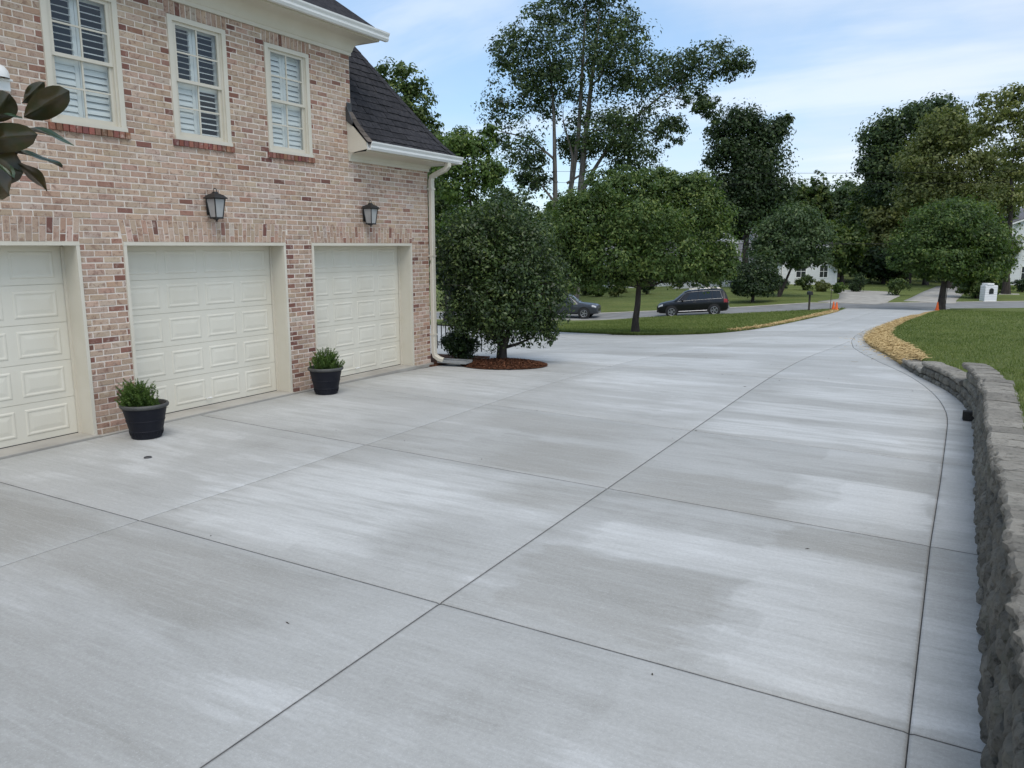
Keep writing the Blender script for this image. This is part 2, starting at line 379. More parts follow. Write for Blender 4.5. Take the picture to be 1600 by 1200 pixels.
# ------------------------------------------------------------------ mesh helpers
class MB:
    def __init__(s): s.v, s.f, s.c = [], [], []
    def add(s, vs, fs):
        o = len(s.v); s.v += [tuple(map(float, p)) for p in vs]; s.f += [tuple(i + o for i in q) for q in fs]
        return s
    def box(s, x0, x1, y0, y1, z0, z1):
        return s.add([(x0, y0, z0), (x1, y0, z0), (x1, y1, z0), (x0, y1, z0), (x0, y0, z1), (x1, y0, z1), (x1, y1, z1), (x0, y1, z1)],
                     [(0, 3, 2, 1), (4, 5, 6, 7), (0, 1, 5, 4), (1, 2, 6, 5), (2, 3, 7, 6), (3, 0, 4, 7)])
    def tube(s, pts, rad, n=8, cap=True):
        pts = [Vector(p) for p in pts]
        if isinstance(rad, (int, float)): rad = [rad] * len(pts)
        o = len(s.v); prev = None
        for i, p in enumerate(pts):
            t = (pts[min(i + 1, len(pts) - 1)] - pts[max(i - 1, 0)])
            t = t.normalized() if t.length > 1e-9 else Vector((0, 0, 1))
            if prev is None:
                a = Vector((1, 0, 0)) if abs(t.x) < .8 else Vector((0, 1, 0))
            else: a = prev
            u = (a - t * a.dot(t)).normalized(); w = t.cross(u); prev = u
            for k in range(n):
                q = p + (u * math.cos(2 * math.pi * k / n) + w * math.sin(2 * math.pi * k / n)) * rad[i]
                s.v.append(tuple(q))
        for i in range(len(pts) - 1):
            for k in range(n):
                a0 = o + i * n + k; a1 = o + i * n + (k + 1) % n
                s.f.append((a0, a1, a1 + n, a0 + n))
        if cap:
            s.f.append(tuple(o + k for k in range(n))[::-1])
            e = o + (len(pts) - 1) * n
            s.f.append(tuple(e + k for k in range(n)))
        return s
    def lathe(s, prof, n=24, c=(0, 0, 0)):
        o = len(s.v)
        for r, z in prof:
            for k in range(n):
                a = 2 * math.pi * k / n
                s.v.append((c[0] + r * math.cos(a), c[1] + r * math.sin(a), c[2] + z))
        for i in range(len(prof) - 1):
            for k in range(n):
                a0 = o + i * n + k; a1 = o + i * n + (k + 1) % n
                s.f.append((a0, a1, a1 + n, a0 + n))
        return s
    def sweep(s, prof, path_fn, nst, close=False):
        """prof: list of profile points; path_fn(i, p) -> xyz"""
        o = len(s.v); m = len(prof)
        for i in range(nst):
            for p in prof: s.v.append(tuple(path_fn(i, p)))
        for i in range(nst - 1):
            for k in range(m if close else m - 1):
                a = o + i * m + k; b = o + i * m + (k + 1) % m
                s.f.append((a, b, b + m, a + m))
        if close:
            s.f.append(tuple(o + k for k in range(m))[::-1]); e = o + (nst - 1) * m
            s.f.append(tuple(e + k for k in range(m)))
        return s
    def poly_prism(s, pts, axis, a, b):
        n = len(pts); o = len(s.v)
        for t in (a, b):
            for p in pts:
                q = {'x': (t, p[0], p[1]), 'y': (p[0], t, p[1]), 'z': (p[0], p[1], t)}[axis]
                s.v.append(q)
        s.f.append(tuple(o + k for k in range(n))[::-1]); s.f.append(tuple(o + n + k for k in range(n)))
        for k in range(n):
            s.f.append((o + k, o + (k + 1) % n, o + n + (k + 1) % n, o + n + k))
        return s
    def mesh(s, name, mat, smooth=False, fix=True):
        me = bpy.data.meshes.new(name)
        me.from_pydata(s.v, [], s.f)
        if fix:
            bm = bmesh.new(); bm.from_mesh(me)
            bmesh.ops.recalc_face_normals(bm, faces=bm.faces)
            bm.to_mesh(me); bm.free()
        if mat: me.materials.append(MAT[mat])
        if smooth: me.polygons.foreach_set('use_smooth', [True] * len(me.polygons))
        me.update(); return me
    def obj(s, name, mat, parent=None, smooth=False, fix=True, loc=None, rz=0):
        o = bpy.data.objects.new(name, s.mesh(name, mat, smooth, fix)); COL.objects.link(o)
        if parent: o.parent = parent
        if loc is not None: o.location = loc
        if rz: o.rotation_euler.z = rz
        return o
def smooth_angle(o, ang=35):
    me = o.data
    me.polygons.foreach_set('use_smooth', [True] * len(me.polygons))
    if hasattr(me, 'set_sharp_from_angle'): me.set_sharp_from_angle(angle=R(ang))
    return o
def bevel(o, w, seg=2):
    bm = bmesh.new(); bm.from_mesh(o.data)
    bmesh.ops.bevel(bm, geom=list(bm.edges), offset=w, segments=seg, affect='EDGES', profile=.6)
    bm.to_mesh(o.data); bm.free(); return o
def empty(name, loc=(0, 0, 0), rz=0):
    o = bpy.data.objects.new(name, None); COL.objects.link(o); o.location = loc; o.rotation_euler.z = rz
    o.empty_display_size = .2
    return o
def tag(o, label=None, cat=None, group=None, kind=None):
    if label: o['label'] = label
    if cat: o['category'] = cat
    if group: o['group'] = group
    if kind: o['kind'] = kind
    return o
def copy_tree(o, parent=None):
    c = o.copy(); COL.objects.link(c); c.parent = parent
    if parent: c.matrix_parent_inverse = o.matrix_parent_inverse.copy()
    for ch in o.children: copy_tree(ch, c)
    return c
def np_mesh(name, verts, quads, mat, tone=None, tris=False, mat2=None, from2=0):
    """fast mesh of many small faces; tone: one value for each face"""
    verts = np.asarray(verts, np.float32).reshape(-1, 3); k = 3 if tris else 4
    quads = np.asarray(quads, np.int32).reshape(-1, k)
    me = bpy.data.meshes.new(name)
    me.vertices.add(len(verts)); me.vertices.foreach_set('co', verts.ravel())
    me.loops.add(quads.size); me.loops.foreach_set('vertex_index', quads.ravel())
    me.polygons.add(len(quads)); me.polygons.foreach_set('loop_start', np.arange(0, quads.size, k, dtype=np.int32))
    if mat: me.materials.append(MAT[mat])
    if tone is not None:
        a = me.attributes.new('tone', 'FLOAT', 'FACE'); a.data.foreach_set('value', np.asarray(tone, np.float32))
    if mat2:
        me.materials.append(MAT[mat2]); mi = np.zeros(len(quads), np.int32); mi[from2:] = 1; me.polygons.foreach_set('material_index', mi)
    me.update(calc_edges=True); me.validate()
    return me
def link(name, me, parent=None):
    o = bpy.data.objects.new(name, me); COL.objects.link(o)
    if parent: o.parent = parent
    return o

# ------------------------------------------------------------------ the lie of the land
FV = np.array([-math.sin(R(29.567)), math.cos(R(29.567))]); RV = np.array([math.cos(R(29.567)), math.sin(R(29.567))])
def h(x, y):
    """height of the plot: level by the garage, falling to the street"""
    x = np.asarray(x, float); y = np.asarray(y, float)
    F = np.minimum(x * FV[0] + y * FV[1], 58.0); S = x * RV[0] + y * RV[1]
    g = np.where(F < 11, 0, np.where(F < 17, .0054 * (F - 11) ** 2, .195 + .065 * (F - 17)))
    return -np.interp(S, [-5, 6, 24, 38, 60], [1.2, 1.17, .85, .93, 1.0]) * g
def hz(x, y): return float(h(x, y))
def pw(pts):
    a = np.array(pts, float)
    return lambda t: np.interp(t, a[:, 0], a[:, 1])
# curves as functions of y (x of the edge) or of x (y of the edge)
wall_x = pw([(-5, .25), (3.4, .25), (4.7, .27), (6.5, .28), (8, .29), (10.2, .31), (10.8, .30), (11.3, .275), (11.8, .22), (12.3, .13), (12.8, .02), (13.4, -.16), (13.93, -.34), (14.7, -.54), (15.5, -.73)])
edge_r = pw([(-5, .28), (10.2, .33), (10.8, .32), (11.3, .30), (11.8, .24), (12.3, .15), (12.8, .04), (13.4, -.14), (13.93, -.32), (14.7, -.53), (15.5, -.71), (16.06, -.80), (17.9, -1.14), (20.8, -1.67), (24, -2.11), (27.35, -2.35), (32.5, -2.48), (40.2, -2.29), (47, -1.80), (55.5, -1.22), (64, -.6), (72, 0)])
band = pw([(-5, -.01), (3.5, -.01), (6, 0), (7.8, .03), (9.76, .05), (10.6, .055), (11.1, .035), (11.8, -.03), (12.5, -.14), (13.3, -.31), (14.25, -.55), (16.1, -1.13), (17.8, -1.55), (20.5, -2.05), (24, -2.47), (27.35, -2.72), (32.5, -2.86), (40.2, -2.67), (47, -2.18), (55.5, -1.6), (64, -1), (72, -.4)])
edge_l_y = pw([(26.1, -9.6), (26.4, -9.2), (26.9, -8.69), (28, -7.83), (29, -7.5), (30.4, -7.27), (32.5, -7.08), (35, -7.0), (42.8, -6.96), (50.8, -6.8), (55.5, -6.7), (64, -7.3)])
edge_l_x = pw([(-40, 48), (-26.7, 38.5), (-18.35, 31.1), (-13.6, 28.1), (-11.1, 26.8), (-9.6, 26.1), (-9.2, 26.4), (-8.69, 26.9), (-7.83, 28), (-7.5, 29), (-7.27, 30.4), (-7.08, 32.5), (-7.0, 35), (-6.96, 42.8), (-6.8, 50.8), (-6.7, 55.5)])
street_n = pw([(-70, 36), (-45, 45.5), (-25.8, 53.0), (-13.9, 56.9), (-7.4, 60.8), (-1.2, 67.2), (4.8, 73.2), (20, 88), (45, 112)])
street_f = pw([(-70, 44), (-45, 52.5), (-27, 57.8), (-15.3, 63.0), (-9.8, 67.2), (-4.2, 72.6), (0, 77.6), (5.4, 83.0), (20, 97.5), (45, 121)])

def patch(name, mat, fx, nu, nv, parent=None, us=None, vs=None, skirt=.05, lip=0.0, kind=None, side=None):
    """fx(u,v)->x,y,z arrays; a sheet with a skirt round its edge"""
    us = np.linspace(0, 1, nu) if us is None else np.asarray(us); vs = np.linspace(0, 1, nv) if vs is None else np.asarray(vs)
    nu, nv = len(us), len(vs)
    U, V = np.meshgrid(us, vs, indexing='ij')
    x, y, z = fx(U, V)
    z = z.copy()
    if lip:
        z[0, :] -= lip; z[-1, :] -= lip; z[:, 0] -= lip; z[:, -1] -= lip
    P = np.stack([x, y, z], -1).reshape(-1, 3)
    idx = np.arange(nu * nv).reshape(nu, nv)
    f = np.stack([idx[:-1, :-1], idx[1:, :-1], idx[1:, 1:], idx[:-1, 1:]], -1).reshape(-1, 4)
    nf = len(f)
    if skirt:
        ring = np.concatenate([idx[:, 0], idx[-1, 1:], idx[-2::-1, -1], idx[0, -2:0:-1]])
        low = P[ring].copy(); low[:, 2] -= skirt
        b0 = len(P); P = np.concatenate([P, low]); n = len(ring); k = np.arange(n); k1 = (k + 1) % n
        f = np.concatenate([f, np.stack([ring[k], b0 + k, b0 + k1, ring[k1]], -1)])
    me = np_mesh(name, P, f, mat, mat2=side, from2=nf)
    o = link(name, me, parent)
    if kind: o['kind'] = kind
    return o
# ------------------------------------------------------------------ ground, street, lawns
def gx(U, V):
    x = -260 + 520 * U; y = -60 + 460 * V
    return x, y, h(x, y) - .30
ground = patch('ground', 'lawn', gx, 105, 95, kind='structure', skirt=0)

def fx_street(U, V):
    x = -70 + 115 * U
    y = street_n(x) * (1 - V) + street_f(x) * V
    return x, y, h(x, y) - .02 + .05 * np.sin(np.pi * V)
patch('street', 'asphalt', fx_street, 80, 9, kind='structure', skirt=.2)
# pale concrete edging along both sides of the street
for nm, fn, s in (('street_edging', street_n, -1), ('street_edging', street_f, 1)):
    def fx_e(U, V, fn=fn, s=s):
        x = -70 + 115 * U; y = fn(x) + (V - .5 + s * .45) * .5
        return x, y, h(x, y) + .012
    patch(nm, 'old_concrete', fx_e, 80, 3, kind='structure', skirt=.1)

def fx_island(U, V):
    xs = -45 + (45 - 6.72) * U
    lo = edge_l_x(xs) + .02; hi = street_n(xs) - .65
    y = lo + (hi - lo) * V
    return xs, y, h(xs, y) + .03 * np.minimum(1, np.minimum(V, 1 - V) * 12)
us = (np.concatenate([np.linspace(-45, -13, 24), np.linspace(-12.4, -8, 24), np.linspace(-7.9, -6.75, 40)]) + 45) / (45 - 6.72)
patch('lawn', 'lawn', fx_island, 0, 30, us=np.clip(us, 0, 1), vs=np.concatenate([[0, .004], np.linspace(.02, 1, 26)]), kind='structure', skirt=.25)

lawn_top = pw([(-6, .735), (5.2, .735), (6.3, .61), (9.6, .61), (10.6, .485), (11.7, .485), (12.5, .235), (13.7, .235), (14.6, .12), (15.6, .10), (18, .07), (24, .04), (60, .04)])
straw_w = pw([(15, .14), (16, .18), (18, .30), (20, .42), (24, .50), (28, .48), (34, .40), (42, .28), (50, .22), (58, .12)])
def lawn_x0(y): return np.where(y < 15.6, wall_x(np.minimum(y, 15.5)) + .24, edge_r(y) + straw_w(y))
def lawn_z(x, y):
    d = np.maximum(x - lawn_x0(y), 0)
    return h(x, y) + lawn_top(y) * np.exp(-d / 16.0) + .02
_ss = np.linspace(0, 1, 40) ** 2
def y_end(W):
    yy = np.full_like(W, 65.0)
    for _ in range(40): yy = .5 * yy + .5 * (street_n(edge_r(yy) + W) - .65)
    return yy
def fx_lawn_r(U, V):
    W = 60 * U ** 2
    ye = y_end(W); y = -6 + (ye + 6) * V
    x = lawn_x0(y) + W
    return x, y, lawn_z(x, y)
lawn_right = patch('lawn', 'lawn', fx_lawn_r, 44, 130, kind='structure', skirt=.6)

def fx_far(U, V):
    x = -90 + 200 * U; lo = street_f(np.clip(x, -70, 45)) + .65
    y = lo + (150 - 0 * x) * V
    return x, y, h(x, y) + .03
patch('lawn', 'lawn', fx_far, 90, 50, vs=np.linspace(0, 1, 50) ** 1.6, kind='structure', skirt=.2)
# drives across the street
def opp_drive(pl, pr, y0, y1):
    def fx_o(U, V):
        y = y0 + (y1 - y0) * V
        xl, xr = np.interp(y, *np.array(pl).T[::-1]), np.interp(y, *np.array(pr).T[::-1])
        x = xl + (xr - xl) * U
        return x, y, h(x, y) + .05
    patch('driveway_opposite', 'old_concrete', fx_o, 6, 24, kind='structure', skirt=.1)
opp_drive([(-10.2, 66.6), (-8.9, 74), (-9.8, 82), (-12.5, 94)], [(-5.9, 66.6), (-4.9, 72), (-4.8, 78), (-4.6, 84), (-6.8, 94)], 68.6, 92)
opp_drive([(-4.0, 72), (-3.6, 80), (-3.0, 94), (-2.0, 110)], [(.1, 72), (.1, 79), (.7, 92), (1.3, 110)], 75.2, 110)
def fx_walk(U, V):
    x = 1.2 + 4.5 * U; y = 92 + 1.6 * V + (x - 1.2) * .6
    return x, y, h(x, y) + .06
patch('path', 'old_concrete', fx_walk, 10, 4, kind='structure', skirt=.1)

# straw along the new concrete
def fx_straw(U, V):
    y = 15.5 + 42 * V; x = edge_r(y) + .015 + (straw_w(y) + .12) * U
    return x, y, h(x, y) + .035 + .05 * np.sin(np.pi * U) * np.minimum(1, straw_w(y)) + (lawn_top(y) * U if True else 0)
patch('straw_strip', 'straw_bed', fx_straw, 8, 110, kind='structure', skirt=.15)
straw_wl = pw([(27, .0), (28.2, .02), (31, .04), (36, .14), (44, .36), (51, .5), (56, .45), (59, .2)])
def fx_strawl(U, V):
    y = 33 + 26 * V; x = edge_l_y(y) - .015 - (straw_wl(y) + .02) * (1 - U)
    return x, y, h(x, y) + .035 + .03 * np.sin(np.pi * U)
patch('straw_strip', 'straw_bed', fx_strawl, 6, 80, kind='structure', skirt=.15)
rs = np.random.default_rng(5)
def strands(n, ys, xf, zf, L=.16, w=.006):
    y = rs.choice(ys, n) + rs.normal(0, .12, n); u = rs.uniform(-.05, 1.08, n)
    x = xf(y, u); z = zf(x, y) + rs.uniform(.01, .07, n)
    a = rs.uniform(0, 2 * np.pi, n); l = L * rs.uniform(.5, 1.3, n); t = rs.normal(0, .25, n)
    d = np.stack([np.cos(a), np.sin(a), t], -1) * l[:, None] * .5; s = np.stack([-np.sin(a), np.cos(a), 0 * a], -1) * w * .5
    up = np.array([0, 0, w * .5]); c = np.stack([x, y, z], -1)
    V = np.stack([c - d - s, c + d - s, c + d + s + up, c - d + s + up], 1)
    return V, rs.uniform(0, 1, n)
ys = np.concatenate([np.linspace(15.4, 24, 120), np.linspace(24, 45, 90)])
V1, t1 = strands(9000, ys, lambda y, u: edge_r(y) + (straw_w(y) + .15) * u, lambda x, y: h(x, y) + .06 + np.clip((x - edge_r(y)) / straw_w(y), 0, 1) * lawn_top(y), .17, .008)
V2, t2 = strands(3200, np.linspace(30, 56, 100), lambda y, u: edge_l_y(y) - (straw_wl(y) + .05) * u, lambda x, y: h(x, y) + .05, .2, .011)
V3, t3 = strands(260, np.linspace(15.6, 34, 100), lambda y, u: edge_r(y) - rs.exponential(.16, len(y)), lambda x, y: h(x, y) - .005, .12, .008)
V3[:, :, 2] -= .012
VV = np.concatenate([V1, V2, V3]); tag(link('straw', np_mesh('straw', VV, np.arange(len(VV) * 4), 'straw', np.concatenate([t1, t2, t3]))), 'loose golden straw scattered along the edges of the new concrete', 'straw', kind='stuff')

# grass blades where the lawns are near
def blades(n, xs, ys, zf, hgt, w):
    z = zf(xs, ys); a = rs.uniform(0, 2 * np.pi, n); hh = hgt * rs.uniform(.5, 1.3, n)
    lean = rs.normal(0, .45, (n, 2)) * hh[:, None]
    c = np.stack([xs, ys, z - .01], -1); s = np.stack([np.cos(a), np.sin(a), 0 * a], -1) * (w * .5)[:, None]
    tip = c + np.stack([lean[:, 0], lean[:, 1], hh], -1)
    return np.stack([c - s, c + s, tip], 1)
n1 = 150000
q = rs.uniform(0, 1, n1) ** 1.7
yb = 5.5 + 52 * q; xb = lawn_x0(yb) + rs.uniform(.02, 1, n1) ** 1.2 * (2.5 + .52 * yb)
F1 = np.hypot(xb, yb)
B1 = blades(n1, xb, yb, lawn_z, .045 + .0006 * F1, .007 + .0006 * F1)
n2 = 70000
xi = rs.uniform(-20, -6.85, n2); lo = edge_l_x(xi); hi = street_n(xi) - .7
yi = lo + .04 + (hi - lo) * rs.uniform(0, 1, n2) ** 1.5
ok = yi < hi; xi, yi = xi[ok], yi[ok]
B2 = blades(len(xi), xi, yi, lambda x, y: h(x, y) + .03, .06 + .0005 * yi, .012 + .0005 * yi)
# ragged fringe hanging over the edge of the lawns
n3 = 14000
x3 = rs.uniform(-16, -6.9, n3); y3 = edge_l_x(x3) + rs.uniform(-.02, .12, n3)
B3 = blades(n3, x3, y3, lambda x, y: h(x, y) + .02, np.full(n3, .09), np.full(n3, .02))
BB = np.concatenate([B1, B2, B3]); bc = BB[:, 0, :2]; pn = np.sin(bc[:, 0] * 1.3 + 2 * np.sin(bc[:, 1] * .5)) * np.sin(bc[:, 1] * .9 + 1.5 * np.sin(bc[:, 0] * .7)) + .6 * np.sin(bc[:, 0] * 3.7 + bc[:, 1] * 2.1) * np.sin(bc[:, 1] * 3.1 - bc[:, 0] * 1.3)
tn = np.clip(rs.normal(.47, .22, len(BB)) + .16 * pn, 0, 1)
tag(link('grass', np_mesh('grass', BB, np.arange(len(BB) * 3), 'grass_blade', tn, tris=True)), 'short mown grass blades covering the near lawns', 'grass', kind='stuff')

# ------------------------------------------------------------------ driveway: a base sheet and its slabs
def fx_base(U, V):
    y = -5 + 70 * V
    xl = np.where(y < 11.42, -8.30, np.where(y < 26.1, -9.0, edge_l_y(np.maximum(y, 26.1)) + .03))
    x = xl + (edge_r(y) - .02 - xl) * U
    return x, y, h(x, y) - .022
driveway = patch('driveway', 'joint', fx_base, 40, 160, kind='structure', skirt=.1)
def fx_base2(U, V):
    x = -27 + (27 - 8.9) * U; lo = 13.3; hi = edge_l_x(x) - .03
    y = lo + (hi - lo) * V
    return x, y, h(x, y) - .024
patch('driveway_base', 'joint', fx_base2, 40, 40, kind='structure', parent=driveway, skirt=.1)
G = .0042
rows = [(-5, 0, G), (.95, 0, G), (3.54, -.008, G), (6.1, -.047, G), (8.58, -.05, .003), (12.88, -.06, .010), (16.6, 0, G), (20.2, 0, G), (23.8, 0, G), (26.1, 0, G), (30.2, 0, G), (34.6, 0, G), (39, 0, G), (44, 0, G), (49, 0, G), (54.5, 0, G)]
def yline(i, x): return rows[i][0] + rows[i][1] * (x + 2.5)
def eased(n, L, e=.018):
    t = np.linspace(0, 1, n); a = min(e / L, .2)
    return np.unique(np.concatenate([[0, a], t[1:-1], [1 - a, 1]]))
def slab(xl, xr, i, last=False, gl=G, gr=G):
    y0, y1 = rows[i][0], (rows[i + 1][0] if not last else 62.0)
    def fx_s(U, V):
        ya = y0 + (y1 - y0) * V
        for _ in range(2):
            a = xl(ya) + gl; b = xr(ya) - gr; x = a + (b - a) * U
            s0 = yline(i, x) + rows[i][2]
            s1 = (yline(i + 1, x) - rows[i + 1][2]) if not last else street_n(x) - .72
            ya = s0 + (s1 - s0) * V
        return x, ya, h(x, ya)
    w = max(.3, float(np.mean(np.abs(xr(np.array([y0, y1])) - xl(np.array([y0, y1]))))))
    patch('slab', 'concrete', fx_s, 0, 0, parent=driveway, us=eased(max(3, int(w / .35)), w), vs=eased(max(4, int((y1 - y0) / .35)), y1 - y0), skirt=.020, lip=.005, side='joint')
k = lambda c: (lambda y: np.full_like(np.asarray(y, float), c))
mid = pw([(23, -5.33), (26, -5.33), (40, -4.75), (64, -4.2)])
for i in range(len(rows) - 1):
    y0, y1 = rows[i][0], rows[i + 1][0]
    if y1 <= 23.9:
        slab(k(-8.10), k(-5.33), i, gl=.001, gr=.002)
        slab(k(-5.33), k(-2.5), i, gl=.002)
        if y1 < 23: slab(k(-2.5), band, i, gr=.004)
        else: slab(k(-2.5), lambda y: np.maximum(band(y), -2.44), i)
    elif y1 <= 26.2:
        slab(k(-8.10), k(-5.33), i, gl=.001); slab(k(-5.33), band, i)
    else:
        slab(edge_l_y, mid, i); slab(mid, band, i)
    slab(band, edge_r, i, gl=.002, gr=.001)
last = len(rows) - 1
slab(edge_l_y, mid, last, True); slab(mid, band, last, True); slab(band, edge_r, last, True)
# the turning bay behind the house
wx = [-8.10, -10.9, -13.7, -17, -21, -26.8]
for j in range(5):
    xr_, xl_ = wx[j], wx[j + 1]
    tops = [13.35, 17, 20.5] if j < 3 else [13.35, 20.5]
    cuts = tops + [None]
    for a in range(len(tops)):
        ya_, yb_ = cuts[a], cuts[a + 1]
        def fx_w(U, V, xl_=xl_, xr_=xr_, ya_=ya_, yb_=yb_):
            x = xl_ + G + (xr_ - xl_ - 2 * G) * U
            hi = (yb_ - G) if yb_ else np.minimum(edge_l_x(x), 26.1 if xr_ > -9 else 99)
            y = ya_ + G + (hi - ya_ - G) * V
            return x, y, h(x, y)
        patch('slab', 'concrete', fx_w, 0, 0, parent=driveway, us=eased(9, 3), vs=eased(11, 4), skirt=.020, lip=.005, side='joint')
# planting strip behind the house corner
def fx_bed(U, V):
    x = -12 + 3.93 * U; y = 11.3 + 2.02 * V
    return x, y, h(x, y) + .03
patch('planting_bed', 'mulch', fx_bed, 10, 10, kind='structure', skirt=.1)

# bits on the concrete
mb = MB()
rr = random.Random(3)
for _ in range(36):
    x, y = rr.uniform(-7.9, -.1), rr.uniform(2.2, 14) if rr.random() < .7 else rr.uniform(2, 30)
    if x < -7 and y > 11: continue
    s = rr.uniform(.004, .010); a = rr.uniform(0, 6.28); z = hz(x, y) + .003
    L = s * rr.choice([1, 1.2, 2.8])
    ca, sa = math.cos(a), math.sin(a)
    p = [(x + ca * L, y + sa * L, z), (x - sa * s * .5, y + ca * s * .5, z), (x - ca * L, y - sa * L, z), (x + sa * s * .5, y - ca * s * .5, z), (x, y, z + s * .6)]
    mb.add(p, [(0, 1, 4), (1, 2, 4), (2, 3, 4), (3, 0, 4)])
tag(mb.obj('leaf_litter', 'debris'), 'tiny dark bits of leaf and grit on the driveway', 'litter', kind='stuff')
mb = MB(); mb.lathe([(.0, .012), (.022, .012), (.034, .010), (.04, .002), (.04, -.02)], 20)
dc = mb.obj('floor_drain', 'flashing', loc=(-6.88, 4.75, 0), smooth=True)
tag(dc, 'small round grey drain cap flush in the concrete near the left planter', 'drain')
mb2 = MB(); mb2.box(-.018, .018, -.004, .004, .012, .0145); mb2.obj('slot', 'rubber', dc)
# ------------------------------------------------------------------ brick house
FX = -8.17                          # plane of the brick faces
house = tag(empty('brick_house', (FX, 4.0, 0)), 'pink and tan brick house with three cream garage doors and dark shingle roof', 'house')
house_inv = Matrix.Translation((-FX, -4.0, 0))
def hp(o, parent=None):
    """keep world coordinates under the house"""
    o.parent = parent or house
    if parent is None: o.matrix_parent_inverse = house_inv
    return o
class HB(MB):
    def hobj(s, name, mat, parent=None, smooth=False, fix=True):
        return hp(s.obj(name, mat, None, smooth, fix), parent)
DOORS = [(2.62, 5.05), (5.555, 8.01), (8.515, 10.92)]
DTOP = 2.13
WINS = [(4.875, 5.715), (6.34, 7.17), (7.80, 8.61)]
WZ0, WZ1 = 3.335, 4.72
YEND, YUP, YL = 11.42, 9.47, -3.0
ZUP, ZLO = 4.90, 3.40
rb = random.Random(11)
holes = [(a, b, 0, DTOP) for a, b in DOORS] + [(a, b, WZ0, WZ1) for a, b in WINS]
# mortar skin with real openings
ysb = sorted({YL, YEND, YUP, *[v for a, b, _, _ in holes for v in (a, b)]})
zsb = sorted({-.05, 0, ZUP, ZLO, DTOP, WZ0, WZ1})
mo = HB(); MX = FX - .0035
for a, b in zip(ysb, ysb[1:]):
    for c, d in zip(zsb, zsb[1:]):
        ym, zm = (a + b) / 2, (c + d) / 2
        if any(y0 < ym < y1 and z0 < zm < z1 for y0, y1, z0, z1 in holes): continue
        if ym > YUP and zm > ZLO: continue
        mo.add([(MX, a, c), (MX, b, c), (MX, b, d), (MX, a, d)], [(0, 1, 2, 3)])
for y0, y1, z0, z1 in holes:        # reveals
    dpt = .34 if z0 < 1 else .12
    mo.add([(MX, y0, z0), (MX - dpt, y0, z0), (MX - dpt, y0, z1), (MX, y0, z1)], [(0, 1, 2, 3)])
    mo.add([(MX, y1, z0), (MX - dpt, y1, z0), (MX - dpt, y1, z1), (MX, y1, z1)], [(3, 2, 1, 0)])
    mo.add([(MX, y0, z1), (MX - dpt, y0, z1), (MX - dpt, y1, z1), (MX, y1, z1)], [(0, 1, 2, 3)])
    mo.add([(MX, y0, z0), (MX - dpt, y0, z0), (MX - dpt, y1, z0), (MX, y1, z0)], [(3, 2, 1, 0)])
wall = mo.hobj('wall', 'mortar', fix=False)
# the house behind the skin
core = HB()
core.box(-17, FX - .62, YL, YEND, -.3, ZLO); core.box(-17, FX - .62, YL, YUP, ZLO, ZUP)
core.hobj('interior', 'dark_room')
sk = HB()
sk.add([(FX - .01, YEND, -.3), (-17, YEND, -.3), (-17, YEND, ZLO), (FX - .01, YEND, ZLO)], [(0, 1, 2, 3)])
sk.add([(FX - .01, YUP, ZLO), (-17, YUP, ZLO), (-17, YUP, ZUP), (FX - .01, YUP, ZUP)], [(0, 1, 2, 3)])
sk.add([(FX - .01, YL, -.3), (-17, YL, -.3), (-17, YL, ZUP), (FX - .01, YL, ZUP)], [(0, 1, 2, 3)])
sk.hobj('end_wall', 'mortar')

PAL = [((.485, .352, .262), 60), ((.535, .40, .308), 22), ((.455, .305, .226), 14), ((.36, .21, .155), 3), ((.27, .14, .105), 1), ((.54, .44, .365), 3)]
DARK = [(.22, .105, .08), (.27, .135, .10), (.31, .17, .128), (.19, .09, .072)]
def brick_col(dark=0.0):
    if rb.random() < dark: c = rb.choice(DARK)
    else: c = rb.choices([p for p, w in PAL], [w for p, w in PAL])[0]
    k = rb.uniform(.90, 1.08)
    return tuple(min(1, v * k * rb.uniform(.96, 1.04)) for v in c)
bricks = []                          # (8 corner list, colour, centre)
def brick_quad(b0, b1, t1, t0, proud, depth, col):
    """b0,b1 lower (y,z); t0,t1 upper; a chamfered brick"""
    j = lambda s: rb.uniform(-s, s)
    x = FX + proud + j(.0022)
    e = .004
    cy = (b0[0] + b1[0] + t0[0] + t1[0]) / 4; cz = (b0[1] + b1[1] + t0[1] + t1[1]) / 4
    ins = lambda p: (p[0] + (cy - p[0]) * e / max(.02, abs(cy - p[0])), p[1] + (cz - p[1]) * e / max(.02, abs(cz - p[1])))
    tl = j(.0015)
    pts = [b0, b1, t1, t0]
    pts = [(p[0] + j(.0012), p[1] + j(.0012)) for p in pts]
    v = [(x + (tl if q in (1, 2) else -tl), *ins(p)) for q, p in enumerate(pts)] + [(x - .004, *p) for p in pts] + [(x - depth, *p) for p in pts]
    f = [(0, 1, 2, 3)] + [(4 + q, 4 + (q + 1) % 4, (q + 1) % 4, q) for q in range(4)] + [(8 + q, 8 + (q + 1) % 4, 4 + (q + 1) % 4, 4 + q) for q in range(4)]
    bricks.append((v, f, col, (x, cy, cz)))
CH, BW, MJ = .0677, .2032, .0105
JACK = .25; SPL = .035
n_c = int(ZUP / CH) + 1
